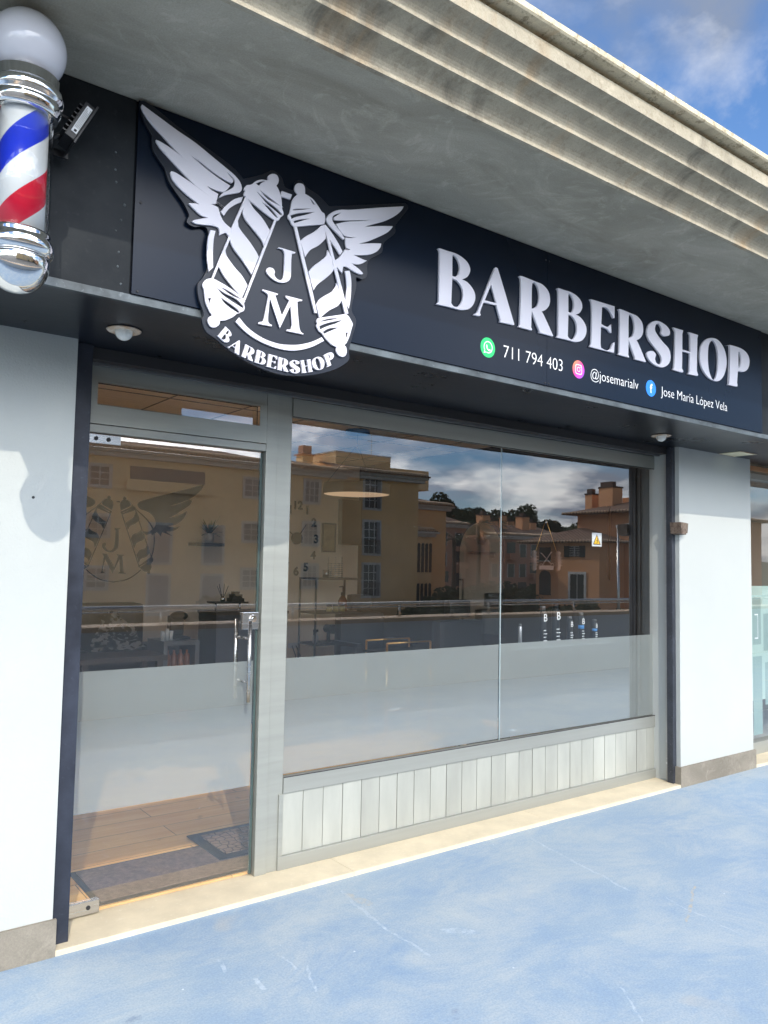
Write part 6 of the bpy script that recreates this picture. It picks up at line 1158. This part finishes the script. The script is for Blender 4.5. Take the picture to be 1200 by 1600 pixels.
def hip(par, x0, x1, v0, v1, z, rise, over=0.6, inset=2.2):
    bm = bmesh.new(); a = [(x0-over, v0-over), (x1+over, v0-over), (x1+over, v1+over), (x0-over, v1+over)]
    b = [bm.verts.new((x, MY(y), z)) for x, y in a]; b2 = [bm.verts.new((x, MY(y), z-0.14)) for x, y in a]
    xm0, xm1, vm = x0+inset, x1-inset, (v0+v1)/2
    t0, t1 = bm.verts.new((xm0, MY(vm), z+rise)), bm.verts.new((xm1, MY(vm), z+rise))
    bm.faces.new((b[0], b[1], t1, t0)); bm.faces.new((b[1], b[2], t1)); bm.faces.new((b[2], b[3], t0, t1)); bm.faces.new((b[3], b[0], t0)); bm.faces.new(b2)
    for i in range(4): bm.faces.new((b[i], b2[i], b2[(i+1) % 4], b[(i+1) % 4]))
    r = obj('roof', bm, m_roof, par)
    bm = bmesh.new(); k = 0
    for (xa_, va), (xb_, vb) in ((a[0], a[1]), (a[3], a[0])):
        L_ = math.hypot(xb_-xa_, vb-va); m_ = int(L_/0.3)
        for i in range(m_):
            u = (i+0.5)/m_; cx_, cv = xa_+(xb_-xa_)*u, va+(vb-va)*u
            ball(bm, (cx_, MY(cv), z-0.02), 0.10, 6)
    obj('tile_ends', bm, m_eavt, r)
hip(oh, 48, 66, 34.67, 42.0, 3.62, 1.15)
tw = thing('orange_tower_house', (54, MY(36), GZ), 'taller orange house with two chimneys rising behind the corner house', 'house')
bm = bmesh.new(); mbox(bm, 51, 70, 32, 39.26, GZ, 5.95); obj('wall', bm, m_or, tw)
hip(tw, 51, 70, 32, 39.26, 6.02, 0.9, 0.9)
for v0, v1, h in ((39.0, 39.7, 7.6), (36.9, 38.3, 8.05)):
    bm = bmesh.new(); mbox(bm, 52, 53.3, v0-0.4, v1-0.4, 6.2, h); c = obj('chimney', bm, m_or2, tw)
    bm = bmesh.new(); mbox(bm, 51.95, 53.35, v0-0.45, v1-0.35, h+0.001, h+0.12); mbox(bm, 52.1, 52.6, v0-0.3, v1-0.5, h+0.121, h+0.5); obj('chimney_cap', bm, m_cap, c)
bm = bmesh.new(); mbox(bm, 54, 69, 33, 37, 6.9, 7.35); obj('upper_terrace', bm, m_or2, tw)
w2 = xface(tw, 'window', 32.9, 33.75, 4.95, 5.75, m_sash, x=51)
xface(w2, 'glazing_bar', 33.3, 33.36, 4.95, 5.75, m_shut, x=50.955)
# street lamp
sl_ = thing('street_lamp', (33.2, MY(22), GZ), 'slim grey street lamp with a white angled head in front of the orange houses', 'street lamp')
bm = bmesh.new(); tube(bm, [(33.2, MY(22), GZ), (33.2, MY(22), 3.60)], [0.09, 0.05], 12); obj('pole', bm, m_steel, sl_)
bm = bmesh.new(); tube(bm, [(33.2, MY(22), 3.60), (33.25, MY(21.9), 3.72)], 0.03, 8); obj('arm', bm, m_steel, sl_)
bm = bmesh.new(); box(bm, -0.08, 0.70, -0.11, 0.11, -0.05, 0.06, bev=0.03); bm.transform(Matrix.Translation((33.12, MY(21.95), 3.70)) @ Matrix.Rotation(R(37), 4, 'Z') @ Matrix.Rotation(R(-12), 4, 'Y')); obj('lamp_head', bm, M('lamp_white', (0.75, 0.75, 0.72), 0.4), sl_)
# trees and hedges: leaf-sized faces through the crown
def leaves(bm, c, rx, ry, rz, n_, s, rnd, lumps=9):
    cs = []
    for k in range(lumps):
        while True:
            p = Vector((rnd.uniform(-1, 1), rnd.uniform(-1, 1), rnd.uniform(-1, 1)))
            if p.length < 1: break
        p = p*0.68; cs.append((Vector((p.x*rx, p.y*ry, p.z*rz)), rnd.uniform(0.34, 0.52)))
    for k in range(n_):
        q, rr = cs[k % lumps]
        d = Vector((rnd.gauss(0, 1), rnd.gauss(0, 1), rnd.gauss(0, 1))).normalized()*(rnd.uniform(0.6, 1.0)**0.5)
        p = Vector(c)+q+Vector((d.x*rx*rr, d.y*ry*rr, d.z*rz*rr))
        a = Vector((rnd.gauss(0, 1), rnd.gauss(0, 1), rnd.gauss(0, 1))).normalized(); b = a.orthogonal().normalized(); sz = s*rnd.uniform(0.6, 1.3)
        bm.faces.new([bm.verts.new(p+(a*u+b*v)*sz) for u, v in ((-1, -.5), (1, -.5), (0.7, .6), (-.7, .6))])
m_pine = mat_leaf('pine_foliage', (0.018, 0.032, 0.012), (0.060, 0.085, 0.030)); m_bark = M('bark', (0.10, 0.07, 0.05), 0.9); m_hedge = mat_leaf('hedge_foliage', (0.02, 0.035, 0.015), (0.065, 0.095, 0.035))
def tree_src(seed, label):
    rnd = random.Random(seed); t = thing('pine_tree', (0, 0, 0), label, 'tree', 'pine trees along the hilltop')
    bm = bmesh.new(); tube(bm, [(0, 0, 0), (0.2, 0, 3), (-0.1, 0.2, 6), (0.1, 0, 9)], [0.4, 0.3, 0.2, 0.08], 8)
    for k in range(4): a = rnd.uniform(0, 6.28); tube(bm, [(0, 0, 4+k), (2.2*math.cos(a), 2.2*math.sin(a), 6+k)], [0.15, 0.05], 6)
    obj('trunk', bm, m_bark, t)
    bm = bmesh.new(); leaves(bm, (0, 0, 7.6), 4.6, 4.6, 3.9, 4200, 0.26, rnd, 16); obj('crown', bm, m_pine, t, normals=False)
    return t
tl = [('leftmost, against the yellow wing', 108, 128, 8.2), ('second from the left of the tree line', 116, 131, 9.0), ('above the palm, third from left', 122, 127, 8.0), ('tall one behind the taller orange block', 129, 133, 9.2), ('just left of the pane joint', 135, 128, 8.0), ('just right of the pane joint', 141, 131, 7.6), ('broad one above the middle roofs', 147, 127, 6.6), ('behind the second pair of chimneys', 152, 131, 6.6), ('lower one near the hanging sign', 158, 128, 5.0), ('lowest, at the right end', 163, 131, 4.2), ('back row one between the tallest pines', 125, 141, 9.5), ('back row one right of the pane joint', 144, 140, 8.0), ('low on the slope behind the pink block', 112, 118, 5.0), ('low on the slope behind the lower block', 138, 117, 3.6)]
srcs = [tree_src(s, '') for s in (1, 2, 5)]
for i, (lab, x, v, z) in enumerate(tl):
    if i < 3: o = srcs[i]; o.location = (x, MY(v), z-8.4+4.5); o['label'] = 'dark pine tree on the hilltop, '+lab
    else: o = copy_thing(srcs[i % 3], (x, MY(v), z-8.4+4.5), 'dark pine tree on the hilltop, '+lab)
    o.rotation_euler.z = i*1.3; o.scale = (1+0.12*math.sin(i*2.3),)*2+(1.0+0.1*math.sin(i*1.7),)
def palm(x, v, h, lab, seed):
    rnd = random.Random(seed); t = thing('palm_tree', (x, MY(v), GZ), lab, 'palm', 'palms by the pink block')
    bm = bmesh.new(); tube(bm, [(x, MY(v), GZ), (x+0.1, MY(v), h/2), (x, MY(v), h)], [0.28, 0.22, 0.2], 10); obj('trunk', bm, m_bark, t)
    bm = bmesh.new()
    for k in range(26):
        a = rnd.uniform(0, 6.28); l = rnd.uniform(2.0, 3.0); e = rnd.uniform(-0.2, 1.0); dx_, dy_ = math.cos(a), math.sin(a)
        ps = [Vector((x+dx_*l*t_, MY(v)+dy_*l*t_, h+l*(e*t_-0.9*t_*t_))) for t_ in [i/8 for i in range(9)]]
        for i in range(8):
            for s in (-1, 1):
                for q in (0.0, 0.5):
                    p = ps[i].lerp(ps[i+1], q); w = 0.55*(1-abs(i-3.5)/6); e_ = p+Vector((-dy_*s*w+dx_*0.15, dx_*s*w+dy_*0.15, -0.25*w)); dn = Vector((dx_*0.07, dy_*0.07, 0))
                    bm.faces.new([bm.verts.new(c_) for c_ in (p-dn, p+dn, e_)])
    obj('fronds', bm, m_hedge, t, normals=False)
palm(56.0, 60, 4.4, 'palm tree standing right against the yellow rear wing', 4); palm(59.6, 60, 6.0, 'taller palm tree rising behind the arched mirror', 5)
def hedge(x, v, w, h, lab, seed, d=1.6, mat=None, z=GZ):
    rnd = random.Random(seed); bm = bmesh.new(); leaves(bm, (x, MY(v), z+h/2), w/2, d, h/2*1.15, int(900*w/3), 0.13, rnd, 14)
    mbox(bm, x-w*0.42, x+w*0.42, v-d*0.3, v+d*0.3, z, z+h*0.72)
    tag(obj('hedge', bm, mat or m_hedge, normals=False), lab, 'hedge', 'hedges beyond the parapet')
for i, (x, v, w, h, lab) in enumerate([(37, 41, 7, 2.3, 'dark hedge at the foot of the yellow building'), (44, 46, 8, 3.3, 'tall dark hedge below the arched loggia windows'), (53, 52, 9, 3.4, 'dark hedge under the palm trees'), (60, 55, 9, 3.6, 'bushy hedge below the lower terracotta block'), (49, 41.5, 6, 3.2, 'round dark shrubs left of the orange house'), (45, 35, 7, 2.6, 'clipped hedge in front of the orange house door'), (20, 40, 5, 3.2, 'loose shrubs before the shuttered windows of the yellow building'), (43, 28, 9, 2.4, 'dark hedge behind the street lamp')]): hedge(x, v, w, h, lab, 20+i)

# the right pane leans by DEL, so what it mirrors stands turned by twice that angle about the pane joint
for nm in ('orange_house', 'orange_tower_house', 'street_lamp', 'apartment_block.002', 'hedge.004', 'hedge.005', 'hedge.007'):
    o = bpy.data.objects[nm]; q = Matrix.Rotation(-2*DEL, 3, 'Z') @ (o.location-Vector((JX, YG, 0))) + Vector((JX, YG, 0))
    o.location = q; o.rotation_euler.z -= 2*DEL
for o in bpy.data.objects:
    if o.name.startswith('pine_tree') and o.parent is None and o.location.x > 139:
        o.location = Matrix.Rotation(-2*DEL, 3, 'Z') @ (o.location-Vector((JX, YG, 0))) + Vector((JX, YG, 0))
